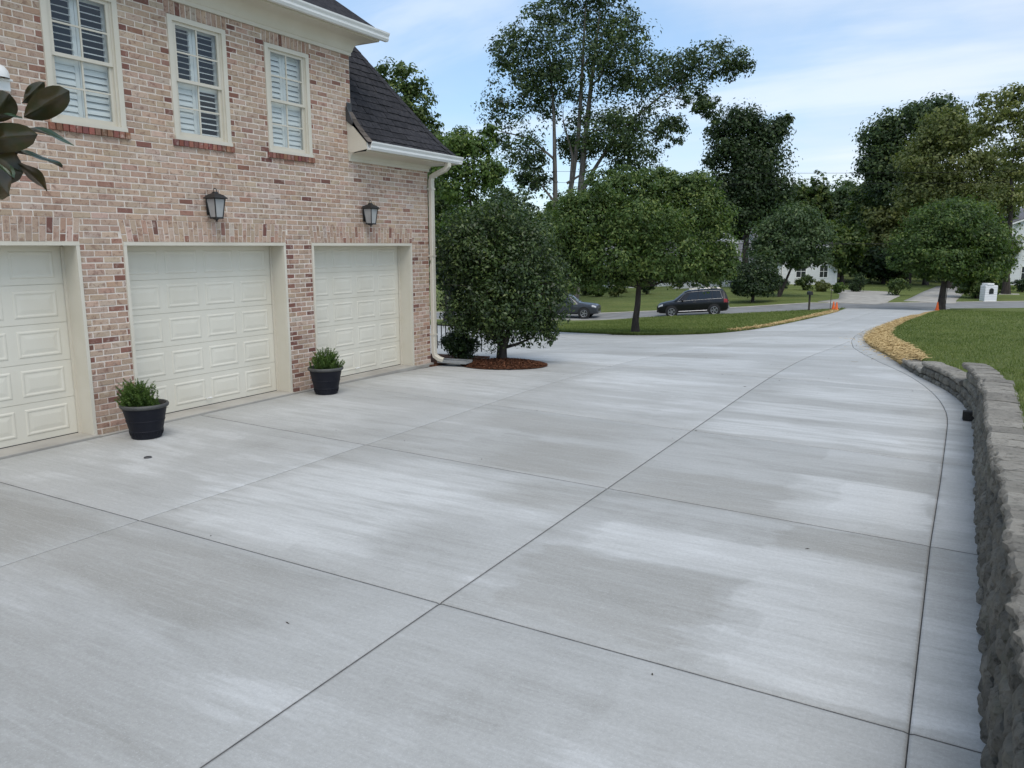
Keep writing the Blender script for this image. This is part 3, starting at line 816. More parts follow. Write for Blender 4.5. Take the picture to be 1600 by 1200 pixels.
for c in range(n_c):
    z0 = c * CH + MJ; z1 = min((c + 1) * CH, ZUP)
    if z1 - z0 < .02: continue
    zm = (z0 + z1) / 2
    cuts = []
    for a, b in DOORS:
        if zm < DTOP: cuts.append((a, b))
        elif zm < DTOP + JACK: 
            w = SPL * (zm - DTOP) / JACK; cuts.append((a - w, b + w))
    for a, b in WINS:
        if WZ0 - .085 < zm < WZ0: cuts.append((a - .035, b + .035))
        elif WZ0 < zm < WZ1: cuts.append((a, b))
        elif WZ1 < zm < WZ1 + .16: cuts.append((a - .03, b + .03))
    end = YEND if zm < ZLO - .02 else YUP
    segs, cur = [], YL
    for a, b in sorted(cuts):
        segs.append((cur, a, True)); cur = b
    segs.append((cur, end, True))
    off = (c % 2) * BW / 2 + .03
    for s0, s1, _ in segs:
        kk = math.floor((s0 - off) / BW)
        while off + kk * BW < s1 - .001:
            a = max(off + kk * BW + MJ / 2, s0 + (MJ * .3 if s0 > YL else 0)); b = min(off + (kk + 1) * BW - MJ / 2, s1 - MJ * .3)
            kk += 1
            if b - a < .022: continue
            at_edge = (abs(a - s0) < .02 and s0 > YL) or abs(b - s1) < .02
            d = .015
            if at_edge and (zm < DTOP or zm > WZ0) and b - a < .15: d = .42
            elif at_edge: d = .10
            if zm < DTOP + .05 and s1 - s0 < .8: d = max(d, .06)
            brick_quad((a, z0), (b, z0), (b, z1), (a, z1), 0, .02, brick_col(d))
# flat arches of splayed bricks over the doors
for a, b in DOORS:
    n = int((b - a) / .068)
    for i in range(n):
        def at(t, z):
            w = SPL * (z - DTOP) / JACK
            return a - w + (b - a + 2 * w) * t
        t0, t1 = i / n, (i + 1) / n; g = .0045
        if i % 2: parts = [(DTOP + .004, DTOP + .160), (DTOP + .170, DTOP + JACK - .004)]
        else: parts = [(DTOP + .004, DTOP + .078), (DTOP + .088, DTOP + JACK - .004)]
        for zl, zh in parts:
            brick_quad((at(t0, zl) + g, zl), (at(t1, zl) - g, zl), (at(t1, zh) - g, zh), (at(t0, zh) + g, zh), .0015, .02, brick_col(.05))
for a, b in WINS:
    n = 12
    for i in range(n):                # soldier bricks above
        ya, yb = a - .03 + (b - a + .06) * i / n, a - .03 + (b - a + .06) * (i + 1) / n
        brick_quad((ya + .005, WZ1 + .006), (yb - .005, WZ1 + .006), (yb - .005, WZ1 + .152), (ya + .005, WZ1 + .152), .001, .02, brick_col(.03))
    for i in range(13):               # projecting rowlock sill
        ya, yb = a - .035 + (b - a + .07) * i / 13, a - .035 + (b - a + .07) * (i + 1) / 13
        brick_quad((ya + .005, WZ0 - .080), (yb - .005, WZ0 - .080), (yb - .005, WZ0 - .010), (ya + .005, WZ0 - .010), .028, .06, tuple(v * rb.uniform(.85, 1.2) for v in rb.choice([(.24, .10, .078), (.29, .135, .10), (.20, .085, .066)])))
cpos = np.array((0, 0, 2.08))
def seen(bk):
    v = np.array(bk[0][:4]); c = v.mean(0); d = c - cpos
    ctr = np.array(bk[3])
    rgt = d[0] * RV[0] + d[1] * RV[1]; fwd = d[0] * FV[0] + d[1] * FV[1]
    ang = rgt / fwd; el = d[2] / fwd
    if ang < -.655 or fwd < .5 or el > .325: return 0
    if ang < -.56 and .0 < el < .235: return 0      # behind the magnolia leaves
    n = np.cross(v[1] - v[0], v[3] - v[0]); return abs(n @ d) / np.linalg.norm(d) ** 3
order = sorted(range(len(bricks)), key=lambda i: -seen(bricks[i]))
big = set(order[:298])
def set_col(me, cols, npf):
    at_ = me.attributes.new('col', 'FLOAT_COLOR', 'FACE')
    a = np.repeat(np.array([(*c, 1) for c in cols], np.float32), npf, axis=0); at_.data.foreach_set('color', a.ravel())
for i in order[:298]:
    v, f, c, ctr = bricks[i]
    m_ = MB().add(v, f).mesh('brick', 'brick', fix=False); set_col(m_, [c], len(f))
    o = bpy.data.objects.new('brick', m_); COL.objects.link(o); o.parent = wall
m_ = MB(); cols = []
for i in range(len(bricks)):
    if i in big: continue
    m_.add(bricks[i][0], bricks[i][1]); cols.append(bricks[i][2])
me = m_.mesh('brickwork', 'brick', fix=False); set_col(me, cols, 9)
bw = link('brickwork', me, wall); bw['kind'] = 'stuff'

# --- garage doors
def panel_mesh(w, hh):
    b = MB(); rings = [(0, .0004), (.012, .0065), (.024, .0070), (.038, .0022), (.048, .0022), (.085, .0065)]
    for ins, x in rings:
        b.v += [(x, -w / 2 + ins, -hh / 2 + ins), (x, w / 2 - ins, -hh / 2 + ins), (x, w / 2 - ins, hh / 2 - ins), (x, -w / 2 + ins, hh / 2 - ins)]
    for r_ in range(len(rings) - 1):
        for q in range(4):
            b.f.append((r_ * 4 + q, r_ * 4 + (q + 1) % 4, r_ * 4 + 4 + (q + 1) % 4, r_ * 4 + 4 + q))
    e = (len(rings) - 1) * 4; b.f.append((e, e + 1, e + 2, e + 3))
    return b.mesh('panel', 'door_paint', fix=False)
DX = FX - .265
for a, b in DOORS:
    y0, y1 = a + .035, b - .035; ztop = DTOP - .035; sec = (ztop - .03) / 5
    gd = HB()
    for s in range(5): gd.box(DX - .04, DX, y0, y1, .03 + s * sec + (.003 if s else 0), .03 + (s + 1) * sec - .003)
    door = gd.hobj('garage_door', 'door_paint')
    HB().box(DX - .05, DX - .008, y0, y1, .03, ztop).obj('core_sheet', 'door_paint', door)
    HB().box(DX - .03, DX + .004, y0 + .01, y1 - .01, .006, .0295).obj('bottom_seal', 'rubber', door)
    cw = (y1 - y0 - .12) / 4; pm = panel_mesh(cw - .10, sec - .13)
    for r_ in range(5):
        for q in range(4):
            o = link('panel', pm, door); o.location = (DX, y0 + .06 + cw * (q + .5), .03 + sec * (r_ + .5))
    hd = MB().tube([(DX, (y0 + y1) / 2 + .02, .12), (DX + .03, (y0 + y1) / 2 + .02, .12), (DX + .03, (y0 + y1) / 2 - .06, .12), (DX, (y0 + y1) / 2 - .06, .12)], .008, 6).obj('handle', 'white_paint', door)
    cs = HB()
    cs.box(DX - .04, FX - .004, a + .001, a + .032, .002, DTOP); cs.box(DX - .04, FX - .004, b - .032, b - .001, .002, DTOP)
    cs.box(DX - .04, FX - .004, a + .032, b - .032, DTOP - .032, DTOP - .001)
    for yy, s in ((a, 1), (b, -1)):   # brick mould and door stop
        cs.box(FX - .045, FX + .008, min(yy + .002 * s, yy + .040 * s), max(yy + .002 * s, yy + .040 * s), .004, DTOP - .040)
        cs.box(DX + .006, DX + .022, min(yy + .032 * s, yy + .060 * s), max(yy + .032 * s, yy + .060 * s), .02, DTOP - .05)
    cs.box(FX - .045, FX + .010, a + .002, b - .002, DTOP - .040, DTOP - .002)
    cs.hobj('door_casing', 'trim')
    sl = HB(); sl.box(DX - .06, FX + .065, a + .002, b - .002, -.04, .022)
    bevel(sl.hobj('door_sill', 'old_concrete'), .006, 2)
ap = HB(); ap.box(FX - .05, FX + .05, YL, YEND + .02, -.05, .004); ap.hobj('footing', 'old_concrete')

# --- windows with plantation shutters
def window(a, b, opens):
    f = HB(); x1 = FX + .012; w = .062
    f.box(x1 - .075, x1, a, a + w, WZ0, WZ1); f.box(x1 - .075, x1, b - w, b, WZ0, WZ1)
    f.box(x1 - .075, x1, a + w, b - w, WZ1 - .055, WZ1); f.box(x1 - .075, x1 + .014, a - .004, b + .004, WZ0 - .008, WZ0 + .035)
    f.box(x1 - .10, x1 - .02, a + w, a + w + .022, WZ0 + .035, WZ1 - .055); f.box(x1 - .10, x1 - .02, b - w - .022, b - w, WZ0 + .035, WZ1 - .055)
    win = f.hobj('window', 'trim')
    ya, yb = a + w + .022, b - w - .022; za, zb = WZ0 + .035, WZ1 - .055; zmid = (za + zb) / 2
    for (s0, s1, xx) in ((zmid - .018, zb, x1 - .028), (za, zmid + .018, x1 - .050)):
        s = MB(); st = .038
        s.box(xx - .022, xx, ya, ya + st, s0, s1); s.box(xx - .022, xx, yb - st, yb, s0, s1)
        s.box(xx - .022, xx, ya + st, yb - st, s1 - .036, s1); s.box(xx - .022, xx, ya + st, yb - st, s0, s0 + (.036 if s0 > zmid - .1 else .055))
        s.obj('sash', 'trim', win)
        gy0, gy1, gz0, gz1 = ya + st, yb - st, s0 + (.036 if s0 > zmid - .1 else .055), s1 - .036
        ym, zm = (gy0 + gy1) / 2, (gz0 + gz1) / 2
        MB().box(xx - .018, xx - .003, ym - .009, ym + .009, gz0, gz1).obj('muntin', 'trim', win)
        for p, q in ((gy0, ym - .009), (ym + .009, gy1)):
            MB().box(xx - .018, xx - .003, p, q, zm - .009, zm + .009).obj('muntin', 'trim', win)
        for p, q in ((gy0, ym - .009), (ym + .009, gy1)):
            for u, v in ((gz0, zm - .009), (zm + .009, gz1)):
                MB().add([(xx - .012, p, u), (xx - .012, q, u), (xx - .012, q, v), (xx - .012, p, v)], [(0, 1, 2, 3)]).obj('pane', 'glass', win, fix=False)
    # shutters: two leaves, a middle rail, tilting louvers
    xs = x1 - .118; ym = (ya + yb) / 2
    rail = za + (zb - za) * .47
    sh = MB()
    for p, q in ((ya - .02, ym - .003), (ym + .003, yb + .02)):
        sh.box(xs - .02, xs + .006, p, p + .045, za - .03, zb + .03); sh.box(xs - .02, xs + .006, q - .045, q, za - .03, zb + .03)
        for u, v in ((za - .03, za + .045), (rail - .03, rail + .03), (zb - .045, zb + .03)):
            sh.box(xs - .019, xs + .005, p + .045, q - .045, u, v)
    sh.obj('shutter_frame', 'shutter_white', win)
    lou = {}
    for side, (p, q) in enumerate(((ya + .026, ym - .049), (ym + .049, yb - .026))):
        for tier, (u, v) in enumerate(((za + .045, rail - .03), (rail + .03, zb - .045))):
            n = max(3, round((v - u) / .066)); ang = opens[tier][side]
            key = round(q - p, 4), ang
            if key not in lou:
                m0 = MB(); ww = .036; t = .0045
                prof = [(-ww, 0), (-ww * .5, t), (0, t * 1.3), (ww * .5, t), (ww, 0), (ww * .5, -t), (0, -t * 1.3), (-ww * .5, -t)]
                ca, sa = math.cos(R(ang)), math.sin(R(ang))
                prof = [(c * ca - d * sa, c * sa + d * ca) for c, d in prof]
                m0.poly_prism(prof, 'y', -(q - p) / 2, (q - p) / 2)
                lou[key] = m0.mesh('louver', 'shutter_white')
            for k_ in range(n):
                o = link('louver', lou[key], win); o.location = (xs - .008, (p + q) / 2, u + (v - u) * (k_ + .5) / n)
    rm = MB(); d0 = xs - .03
    rm.add([(d0 - .32, ya - .1, za - .1), (d0 - .32, yb + .1, za - .1), (d0 - .32, yb + .1, zb + .1), (d0 - .32, ya - .1, zb + .1)], [(0, 1, 2, 3)])
    rm.add([(d0 - .32, ya - .1, za - .1), (d0, ya - .1, za - .1), (d0, ya - .1, zb + .1), (d0 - .32, ya - .1, zb + .1)], [(0, 1, 2, 3)])
    rm.add([(d0 - .32, yb + .1, za - .1), (d0, yb + .1, za - .1), (d0, yb + .1, zb + .1), (d0 - .32, yb + .1, zb + .1)], [(0, 1, 2, 3)])
    rm.add([(d0 - .32, ya - .1, zb + .1), (d0, ya - .1, zb + .1), (d0, yb + .1, zb + .1), (d0 - .32, yb + .1, zb + .1)], [(0, 1, 2, 3)])
    rm.add([(d0 - .32, ya - .1, za - .1), (d0, ya - .1, za - .1), (d0, yb + .1, za - .1), (d0 - .32, yb + .1, za - .1)], [(0, 1, 2, 3)])
    rm.obj('room', 'dark_room', win)
    return win
window(*WINS[0], ((-72, -68), (-14, -20)))
window(*WINS[1], ((-72, -22), (-12, -16)))
window(*WINS[2], ((-70, -72), (-68, -70)))

# --- cornices, gutters, downspout
def cornice(z, over, y_from, y_corner, gz):
    """a big cove from the wall out to the gutter; mitred round the corner at y_corner"""
    k_ = over - .12
    pr = [(0, z), (.022, z), (.022, z + .045), (.034, z + .055), (.040, z + .075)]
    for t in np.linspace(0, 1, 9):
        a = t * math.pi / 2
        pr.append((.045 + (k_ - .045) * (1 - math.cos(a)), z + .085 + (gz - .165 - z - .085 + .03) * math.sin(a)))
    pr += [(k_ + .012, gz - .135), (k_ + .012, gz - .112), (k_ + .03, gz - .112), (k_ + .03, gz - .015), (0, gz - .015)]
    def path(i, p):
        o_, zz_ = p
        return [(FX + o_, y_from, zz_), (FX + o_, y_corner + o_, zz_), (FX - 4.0, y_corner + o_, zz_)][i]
    c = HB().sweep(pr, path, 3); smooth_angle(c.hobj('cornice', 'trim'), 28)
    g0 = k_ + .031
    gp = [(g0, gz), (g0, gz - .115), (g0 + .055, gz - .118), (g0 + .075, gz - .085), (g0 + .072, gz - .055), (g0 + .095, gz - .02), (g0 + .098, gz + .002), (g0 + .088, gz + .004), (g0 + .086, gz - .018), (g0 + .062, gz - .055), (g0 + .06, gz - .09), (g0 + .01, gz - .10), (g0 + .01, gz)]
    def gpath(i, p): return [(FX + p[0], y_from - .0, p[1]), (FX + p[0], y_corner + k_ + .13, p[1])][i]
    HB().sweep(gp, gpath, 2, close=True).hobj('gutter', 'white_paint')
    if y_corner > 10:
        def gpath2(i, p): return [(FX + k_ + .10, y_corner + p[0] + .002, p[1] - .001), (FX - 4.0, y_corner + p[0] + .002, p[1] - .001)][i]
        HB().sweep(gp, gpath2, 2, close=True).hobj('gutter', 'white_paint')
cornice(4.875, .43, YL, YUP, 5.235)
cornice(3.355, .45, 9.395, YEND, 3.615)
# boxed end of the lower eave where it dies against the brick
bx = HB(); bx.poly_prism([(FX + .001, 3.50), (FX + .06, 3.47), (FX + .30, 3.50), (FX + .36, 3.51), (FX + .36, 3.60), (FX + .12, 3.84), (FX + .001, 3.93)], 'y', 9.372, 9.394)
bx.hobj('eave_end', 'trim')
bx = HB(); bx.poly_prism([(FX + .001, 3.355), (FX + .024, 3.355), (FX + .05, 3.44), (FX + .15, 3.495), (FX + .001, 3.495)], 'y', 9.380, 9.3945)
bx.hobj('eave_end', 'trim')
# downspout
def rect_tube(pts, w, d):
    b = MB(); pts = [Vector(p) for p in pts]; o = 0
    for i, p in enumerate(pts):
        t = (pts[min(i + 1, len(pts) - 1)] - pts[max(i - 1, 0)]).normalized()
        sx = Vector((0, 1, 0)); sx = (sx - t * sx.dot(t))
        if sx.length < .3: sx = Vector((1, 0, 0)) - t * t.x
        sx.normalize(); u = t.cross(sx)
        for a_, b_ in ((-.5, -.36), (-.36, -.5), (.36, -.5), (.5, -.36), (.5, .36), (.36, .5), (-.36, .5), (-.5, .36)):
            b.v.append(tuple(p + sx * a_ * w + u * b_ * d))
    for i in range(len(pts) - 1):
        for k_ in range(8):
            a0, a1 = i * 8 + k_, i * 8 + (k_ + 1) % 8
            b.f.append((a0, a1, a1 + 8, a0 + 8))
    b.f.append(tuple(range(8))); e = (len(pts) - 1) * 8; b.f.append(tuple(e + k_ for k_ in range(8)))
    return b
dp = rect_tube([(-7.79, 11.50, 3.51), (-7.79, 11.50, 3.44), (-7.83, 11.495, 3.395), (-8.02, 11.465, 3.315), (-8.10, 11.455, 3.27), (-8.115, 11.45, 3.20), (-8.115, 11.45, 1.9), (-8.115, 11.45, .20), (-8.10, 11.455, .13), (-8.03, 11.48, .075), (-7.96, 11.51, .055)], .100, .075)
ds = hp(dp.obj('downspout', 'trim')); smooth_angle(ds, 30)
for z in (.5, 1.9, 3.05):
    MB().box(-8.17, -8.072, 11.395, 11.506, z, z + .03).obj('strap', 'trim', ds)
# splash tray under the downspout
sp = MB()
sp.box(-.20, .36, -.12, .12, 0, .018); sp.box(-.20, .36, -.14, -.12, 0, .05); sp.box(-.20, .36, .12, .14, 0, .05); sp.box(-.22, -.20, -.14, .14, 0, .05)
st = sp.obj('splash_block', 'grey_plastic', loc=(-7.86, 11.62, .004), rz=R(8)); bevel(st, .005, 1)
tag(st, 'low grey splash tray under the white downspout at the house corner', 'splash block')

# --- roofs
def roof_z(dx):                      # dx: run back from the eave
    return 3.622 + (dx * 1.08 if dx < .22 else .22 * 1.08 + (dx - .22) * 1.50)
EV, EY = FX + .375, YEND + .37
roof = HB()
prof = [0, .22, .6, 1.1, 1.6, 3.2]
for a, b in zip(prof, prof[1:]):
    za, zb = roof_z(a) - .03, roof_z(b) - .03
    yl_a, yl_b = 9.40 if a < .36 else YUP, 9.40 if b < .36 else YUP
    if EY - b < yl_b:
        bb = EY - yl_b; zb = roof_z(bb) - .03; b = bb
        if b <= a: break
    roof.add([(EV - a, yl_a, za), (EV - a, EY - a, za), (EV - b, EY - b, zb), (EV - b, yl_b, zb)], [(0, 1, 2, 3)])
    roof.add([(EV - a, EY - a, za), (-16.6, EY - a, za), (-16.6, EY - b, zb), (EV - b, EY - b, zb)], [(0, 1, 2, 3)])
lower = roof.hobj('roof', 'shingle', fix=False)
# shingles, each a tab of its own, front slope
rsn = random.Random(8)
expo, L = .135, 0.0
def slope_pt(s, y, lift):
    """s metres up the slope from the eave"""
    l1 = .22 * math.hypot(1, 1.08)
    if s < l1: dx = s / math.hypot(1, 1.08); n_ = (1.08, 1)
    else: dx = .22 + (s - l1) / math.hypot(1, 1.5); n_ = (1.5, 1)
    q = math.hypot(*n_)
    return Vector((EV - dx + n_[0] / q * lift, y, roof_z(dx) - .03 + n_[1] / q * lift)), dx
row = 0; s = -.03
while s < 3.6:
    dx = slope_pt(max(s, 0), 0, 0)[1]
    y0 = 9.385 if dx < .36 else YUP + .012
    y1 = EY - dx + .02
    if y1 - y0 < .08: break
    y = y0 - rsn.uniform(0, .25)
    while y < y1:
        w = rsn.choice([.17, .22, .28, .33]); a, b = max(y, y0), min(y + w - .006, y1); y += w
        if b - a < .04: continue
        th = rsn.uniform(.006, .016); drop = rsn.uniform(-.012, .010)
        sa, sb = s + drop, s + expo + .05
        dxb = slope_pt(max(sb, 0), 0, 0)[1]; bb = min(b, EY - dxb + .02)
        P = [slope_pt(sa, a, .006)[0], slope_pt(sa, b, .006)[0], slope_pt(sb, max(bb, a + .01), .002)[0], slope_pt(sb, a, .002)[0],
             slope_pt(sa, a, .010 + th)[0], slope_pt(sa, b, .010 + th)[0], slope_pt(sb, max(bb, a + .01), .006)[0], slope_pt(sb, a, .006)[0]]
        m0 = MB().add(P, [(4, 5, 6, 7), (0, 1, 5, 4), (1, 2, 6, 5), (3, 0, 4, 7)])
        m0.obj('shingle', 'shingle', lower, fix=False)
    row += 1; s += expo
hipcap = MB()
for i in range(16):                  # hip caps
    s0, s1 = i * .14, i * .14 + .19
    d0, d1 = slope_pt(s0, 0, 0)[1], slope_pt(s1, 0, 0)[1]
    z0, z1 = roof_z(d0) + .016, roof_z(d1) + .006
    hipcap.add([(EV - d0, EY - d0, z0), (EV - d0 + .0, EY - d0 - .13, z0 - .004), (EV - d1, EY - d1 - .13, z1 - .004), (EV - d1, EY - d1, z1), (EV - d0 - .13, EY - d0, z0 - .004), (EV - d1 - .13, EY - d1, z1 - .004)], [(0, 3, 2, 1), (0, 4, 5, 3)])
hipcap.obj('hip_cap', 'shingle', lower)
# weathered brown tabs and step flashing where the flare meets the wall
for i in range(5):
    s = i * .115; p0, d0 = slope_pt(s, 9.366, .03); p1, d1 = slope_pt(s + .15, 9.366, .022); q0 = slope_pt(s, 9.50 - i * .004, .032)[0]; q1 = slope_pt(s + .15, 9.50 - i * .004, .024)[0]
    MB().add([p0, q0, q1, p1], [(0, 1, 2, 3)]).obj('shingle', 'shingle_brown', lower, fix=False)
fl = HB(); fl.poly_prism([(FX + .004, 3.94), (FX + .11, 3.87), (FX + .13, 3.90), (FX + .03, 4.12), (FX + .004, 4.14)], 'y', 9.350, 9.372)
fl.box(FX + .004, FX + .018, 9.372, 9.472, 3.98, 4.20)
fl.hobj('flashing', 'flashing')
up = HB(); e = FX + .36
up.add([(e, YL, 5.24), (e, YUP + .34, 5.24), (-12.5, YUP + .34 - (e + 12.5), 5.24 + (e + 12.5) * .85), (-12.5, YL, 5.24 + (e + 12.5) * .85)], [(0, 1, 2, 3)])
up.add([(e, YUP + .34, 5.24), (-17, YUP + .34, 5.24), (-12.5, YUP + .34 - (e + 12.5), 5.24 + (e + 12.5) * .85)], [(0, 1, 2)])
up.hobj('roof', 'shingle', fix=False)

# --- white fixture at the left edge of the wall
fxm = MB(); fxm.box(0, .05, -.10, .10, -.11, .0); fxm.box(.0, .075, -.115, .115, -.018, .002)
fix = bevel(fxm.obj('flood_light', 'white_paint', loc=(FX, 4.385, 3.665)), .006, 2)
tag(fix, 'white rounded light fixture on the brick above the magnolia leaves', 'light fixture')
dm = MB(); dm.lathe([(.095, 0), (.095, .03), (.085, .07), (.06, .105), (.03, .122), (0.002, .128)], 20, (.04, 0, .002)); dm.obj('dome', 'white_paint', fix, smooth=True)
# --- wall lanterns
def lantern():
    root = empty('wall_lantern')
    b = MB(); b.box(0, .018, -.055, .055, -.11, .13); bevel(b.obj('back_plate', 'black_metal', root), .006, 2)
    MB().tube([(.01, 0, -.10), (.06, 0, -.155), (.105, 0, -.165)], .011, 8).obj('arm', 'black_metal', root, smooth=True)
    cx_ = .115
    def ring(w, z): return [(cx_ - w, -w, z), (cx_ + w, -w, z), (cx_ + w, w, z), (cx_ - w, w, z)]
    wt, wb, zt, zb = .078, .052, .085, -.145
    cg = MB()
    for i in range(4):
        p, q = Vector(ring(wb, zb)[i]), Vector(ring(wt, zt)[i]); cg.tube([p, q], .0075, 6)
        for w_, z_ in ((wb, zb), (wt, zt)):
            cg.tube([ring(w_, z_)[i], ring(w_, z_)[(i + 1) % 4]], .008, 6)
    cg.box(cx_ - wb - .006, cx_ + wb + .006, -wb - .006, wb + .006, zb - .012, zb + .004)
    cg.obj('cage', 'black_metal', root)
    for i in range(4):
        a, b_ = ring(wb - .002, zb)[i], ring(wb - .002, zb)[(i + 1) % 4]; c, d = ring(wt - .002, zt)[(i + 1) % 4], ring(wt - .002, zt)[i]
        MB().add([a, b_, c, d], [(0, 1, 2, 3)]).obj('pane', 'frosted', root, fix=False)
        ma = (Vector(a) + Vector(b_)) / 2; mc = (Vector(c) + Vector(d)) / 2
    cp = MB(); lv = [(.100, .085), (.103, .094), (.070, .128), (.040, .146), (.030, .150), (.022, .168)]
    for w_, z_ in lv: cp.v += ring(w_, z_)
    for k_ in range(len(lv) - 1):
        for i in range(4): cp.f.append((k_ * 4 + i, k_ * 4 + (i + 1) % 4, k_ * 4 + 4 + (i + 1) % 4, k_ * 4 + 4 + i))
    cp.f.append((3, 2, 1, 0)); cp.f.append(tuple(len(cp.v) - 4 + i for i in range(4)))
    cp.obj('cap', 'black_metal', root)
    MB().tube([(cx_, .024 * math.cos(t), .185 + .026 * math.sin(t)) for t in np.linspace(-.9, math.pi + .9, 11)], .005, 6).obj('loop', 'black_metal', root)
    MB().lathe([(.001, -.195), (.014, -.188), (.009, -.176), (.022, -.166), (.03, -.157)], 10, (cx_, 0, 0)).obj('finial', 'black_metal', root, smooth=True)
    return root
ln = lantern(); ln.location = (FX + .001, 6.77, 2.575); ln.rotation_euler.z = 0
tag(ln, 'black wall lantern above the middle garage door', 'lantern', 'lanterns over the garage doors')
l2 = copy_tree(ln); l2.location = (FX + .001, 9.72, 2.575)
tag(l2, 'black wall lantern above the right garage door, nearest the downspout', 'lantern', 'lanterns over the garage doors')
# ------------------------------------------------------------------ retaining wall of split blocks
rw = tag(empty('retaining_wall', (.3, 6, 0)), 'curved dry-stacked retaining wall of rough grey blocks beside the driveway', 'retaining wall')
rw_inv = Matrix.Translation((-.3, -6, 0))
rwr = random.Random(21); nrw = np.random.default_rng(21)
yy = np.linspace(1.2, 15.5, 800); xx = wall_x(yy)
seg = np.hypot(np.diff(xx), np.diff(yy)); arc = np.concatenate([[0], np.cumsum(seg)]); ALEN = arc[-1]
def along(s):
    s = np.clip(s, 0, ALEN)
    x, y = np.interp(s, arc, xx), np.interp(s, arc, yy)
    x2, y2 = np.interp(min(s + .25, ALEN), arc, xx), np.interp(min(s + .25, ALEN), arc, yy)
    x1, y1 = np.interp(max(s - .25, 0), arc, xx), np.interp(max(s - .25, 0), arc, yy)
    t = Vector((x2 - x1, y2 - y1, 0)).normalized()
    return Vector((x, y, 0)), t
def n_course(y):
    return 6 - (y > 5.75) - (y > 10.1) - 2 * (y > 12.1) - (y > 14.05)
BH, BL, BD = .125, .215, .24
def block_mesh(L, hh, D, seed):
    """split-face block: local X along the wall, local Y into the bank, face at Y=0"""
    g = np.random.default_rng(seed); nu, nv = 9, 7; b = MB()
    fr_ = g.normal(0, 1, (nu, nv)); fr_ = .55 * fr_ + .45 * np.repeat(np.repeat(g.normal(0, 1, (5, 4)), 2, 0), 2, 1)[:nu, :nv]
    gap = .011
    us = np.linspace(-L / 2 + gap, L / 2 - gap, nu); vs_ = np.linspace(.004, hh - .004, nv)
    tilt = g.normal(0, .007, 2)
    for i, u in enumerate(us):
        for j, v in enumerate(vs_):
            e = (i in (0, nu - 1)) * .030 + (i in (1, nu - 2)) * .006 + (j in (0, nv - 1)) * .024 + (j in (1, nv - 2)) * .005
            corner = (i in (0, nu - 1)) and (j in (0, nv - 1))
            y_ = e + corner * .012 + fr_[i, j] * .0042 - .012 + tilt[0] * u / L * 2 + tilt[1] * (v / hh - .5)
            b.v.append((u + (g.normal(0, .004) if 0 < i < nu - 1 else g.normal(0, .003)), y_, v + (g.normal(0, .003) if 0 < j < nv - 1 else 0)))
    for i in range(nu - 1):
        for j in range(nv - 1):
            a = i * nv + j; b.f.append((a, a + nv, a + nv + 1, a + 1))
    o = len(b.v); w = .88
    bk = [(-L / 2 * w, D, .004), (L / 2 * w, D, .004), (L / 2 * w, D, hh - .004), (-L / 2 * w, D, hh - .004)]
    b.v += bk
    bot = [i * nv for i in range(nu)]; top = [i * nv + nv - 1 for i in range(nu)]
    b.f.append(tuple(bot[::-1]) + (o, o + 1)); b.f.append(tuple(top) + (o + 2, o + 3))
    b.f.append(tuple(range(nv))[::-1] + (o + 3, o) if False else tuple(range(nv)) + (o + 3, o))
    b.f.append(tuple((nu - 1) * nv + j for j in range(nv - 1, -1, -1)) + (o + 1, o + 2))
    b.f.append((o, o + 3, o + 2, o + 1))
    return b.mesh('block', 'block', smooth=False)
bvar = [block_mesh(BL, BH, BD, 100 + i) for i in range(14)]
for c in range(6):
    s = .0 + (c % 2) * BL / 2
    while s < ALEN - .02:
        sm = min(s + BL / 2, ALEN); p, t = along(sm)
        if n_course(p.y) > c and p.y > -3.9:
            nrm = Vector((t.y, -t.x, 0))              # into the bank (away from the drive)
            pos = p + nrm * (.012 + c * .011 + rwr.uniform(-.012, .014))
            o = link('block', rwr.choice(bvar)); o.parent = rw; o.matrix_parent_inverse = rw_inv
            o.location = (pos.x, pos.y, hz(p.x, p.y) - .065 + c * BH)
            o.rotation_euler = (rwr.uniform(-.01, .01), rwr.uniform(-.008, .008), math.atan2(t.y, t.x) + math.pi + rwr.uniform(-.03, .03))
        s += BL
def cap_mesh(L, seed):
    g = np.random.default_rng(seed); b = MB(); n = 7; hh = .068; D = .29
    rows_ = []
    fr = g.normal(0, .008, n); bkk = g.normal(0, .008, n)
    for k_, (yo, z, rnd) in enumerate(((.016, 0, 1), (.0, .024, 1), (.002, .050, 1), (.018, hh, .7), (.10, hh + .002, 0), (.19, hh + .001, 0), (D - .01, hh - .004, .5), (D, .03, .5), (D, 0, .5))):
        r_ = []
        for i in range(n):
            u = -L / 2 + .004 + (L - .008) * i / (n - 1)
            dd = fr[i] if k_ < 4 else (bkk[i] if k_ > 5 else 0)
            r_.append(len(b.v)); b.v.append((u + g.normal(0, .0015), yo + dd * rnd + g.normal(0, .004) * rnd, z + (g.normal(0, .0025) if z > .05 else 0)))
        rows_.append(r_)
    for a, c_ in zip(rows_, rows_[1:]):
        for i in range(n - 1): b.f.append((a[i], a[i + 1], c_[i + 1], c_[i]))
    b.f.append(tuple(r_[0] for r_ in rows_)); b.f.append(tuple(r_[-1] for r_ in rows_)[::-1]); b.f.append(tuple(rows_[0])[::-1] + tuple(rows_[-1]))
    return b.mesh('cap_stone', 'cap')
CL = .245
cvar = [cap_mesh(CL, 300 + i) for i in range(8)]
s = 0
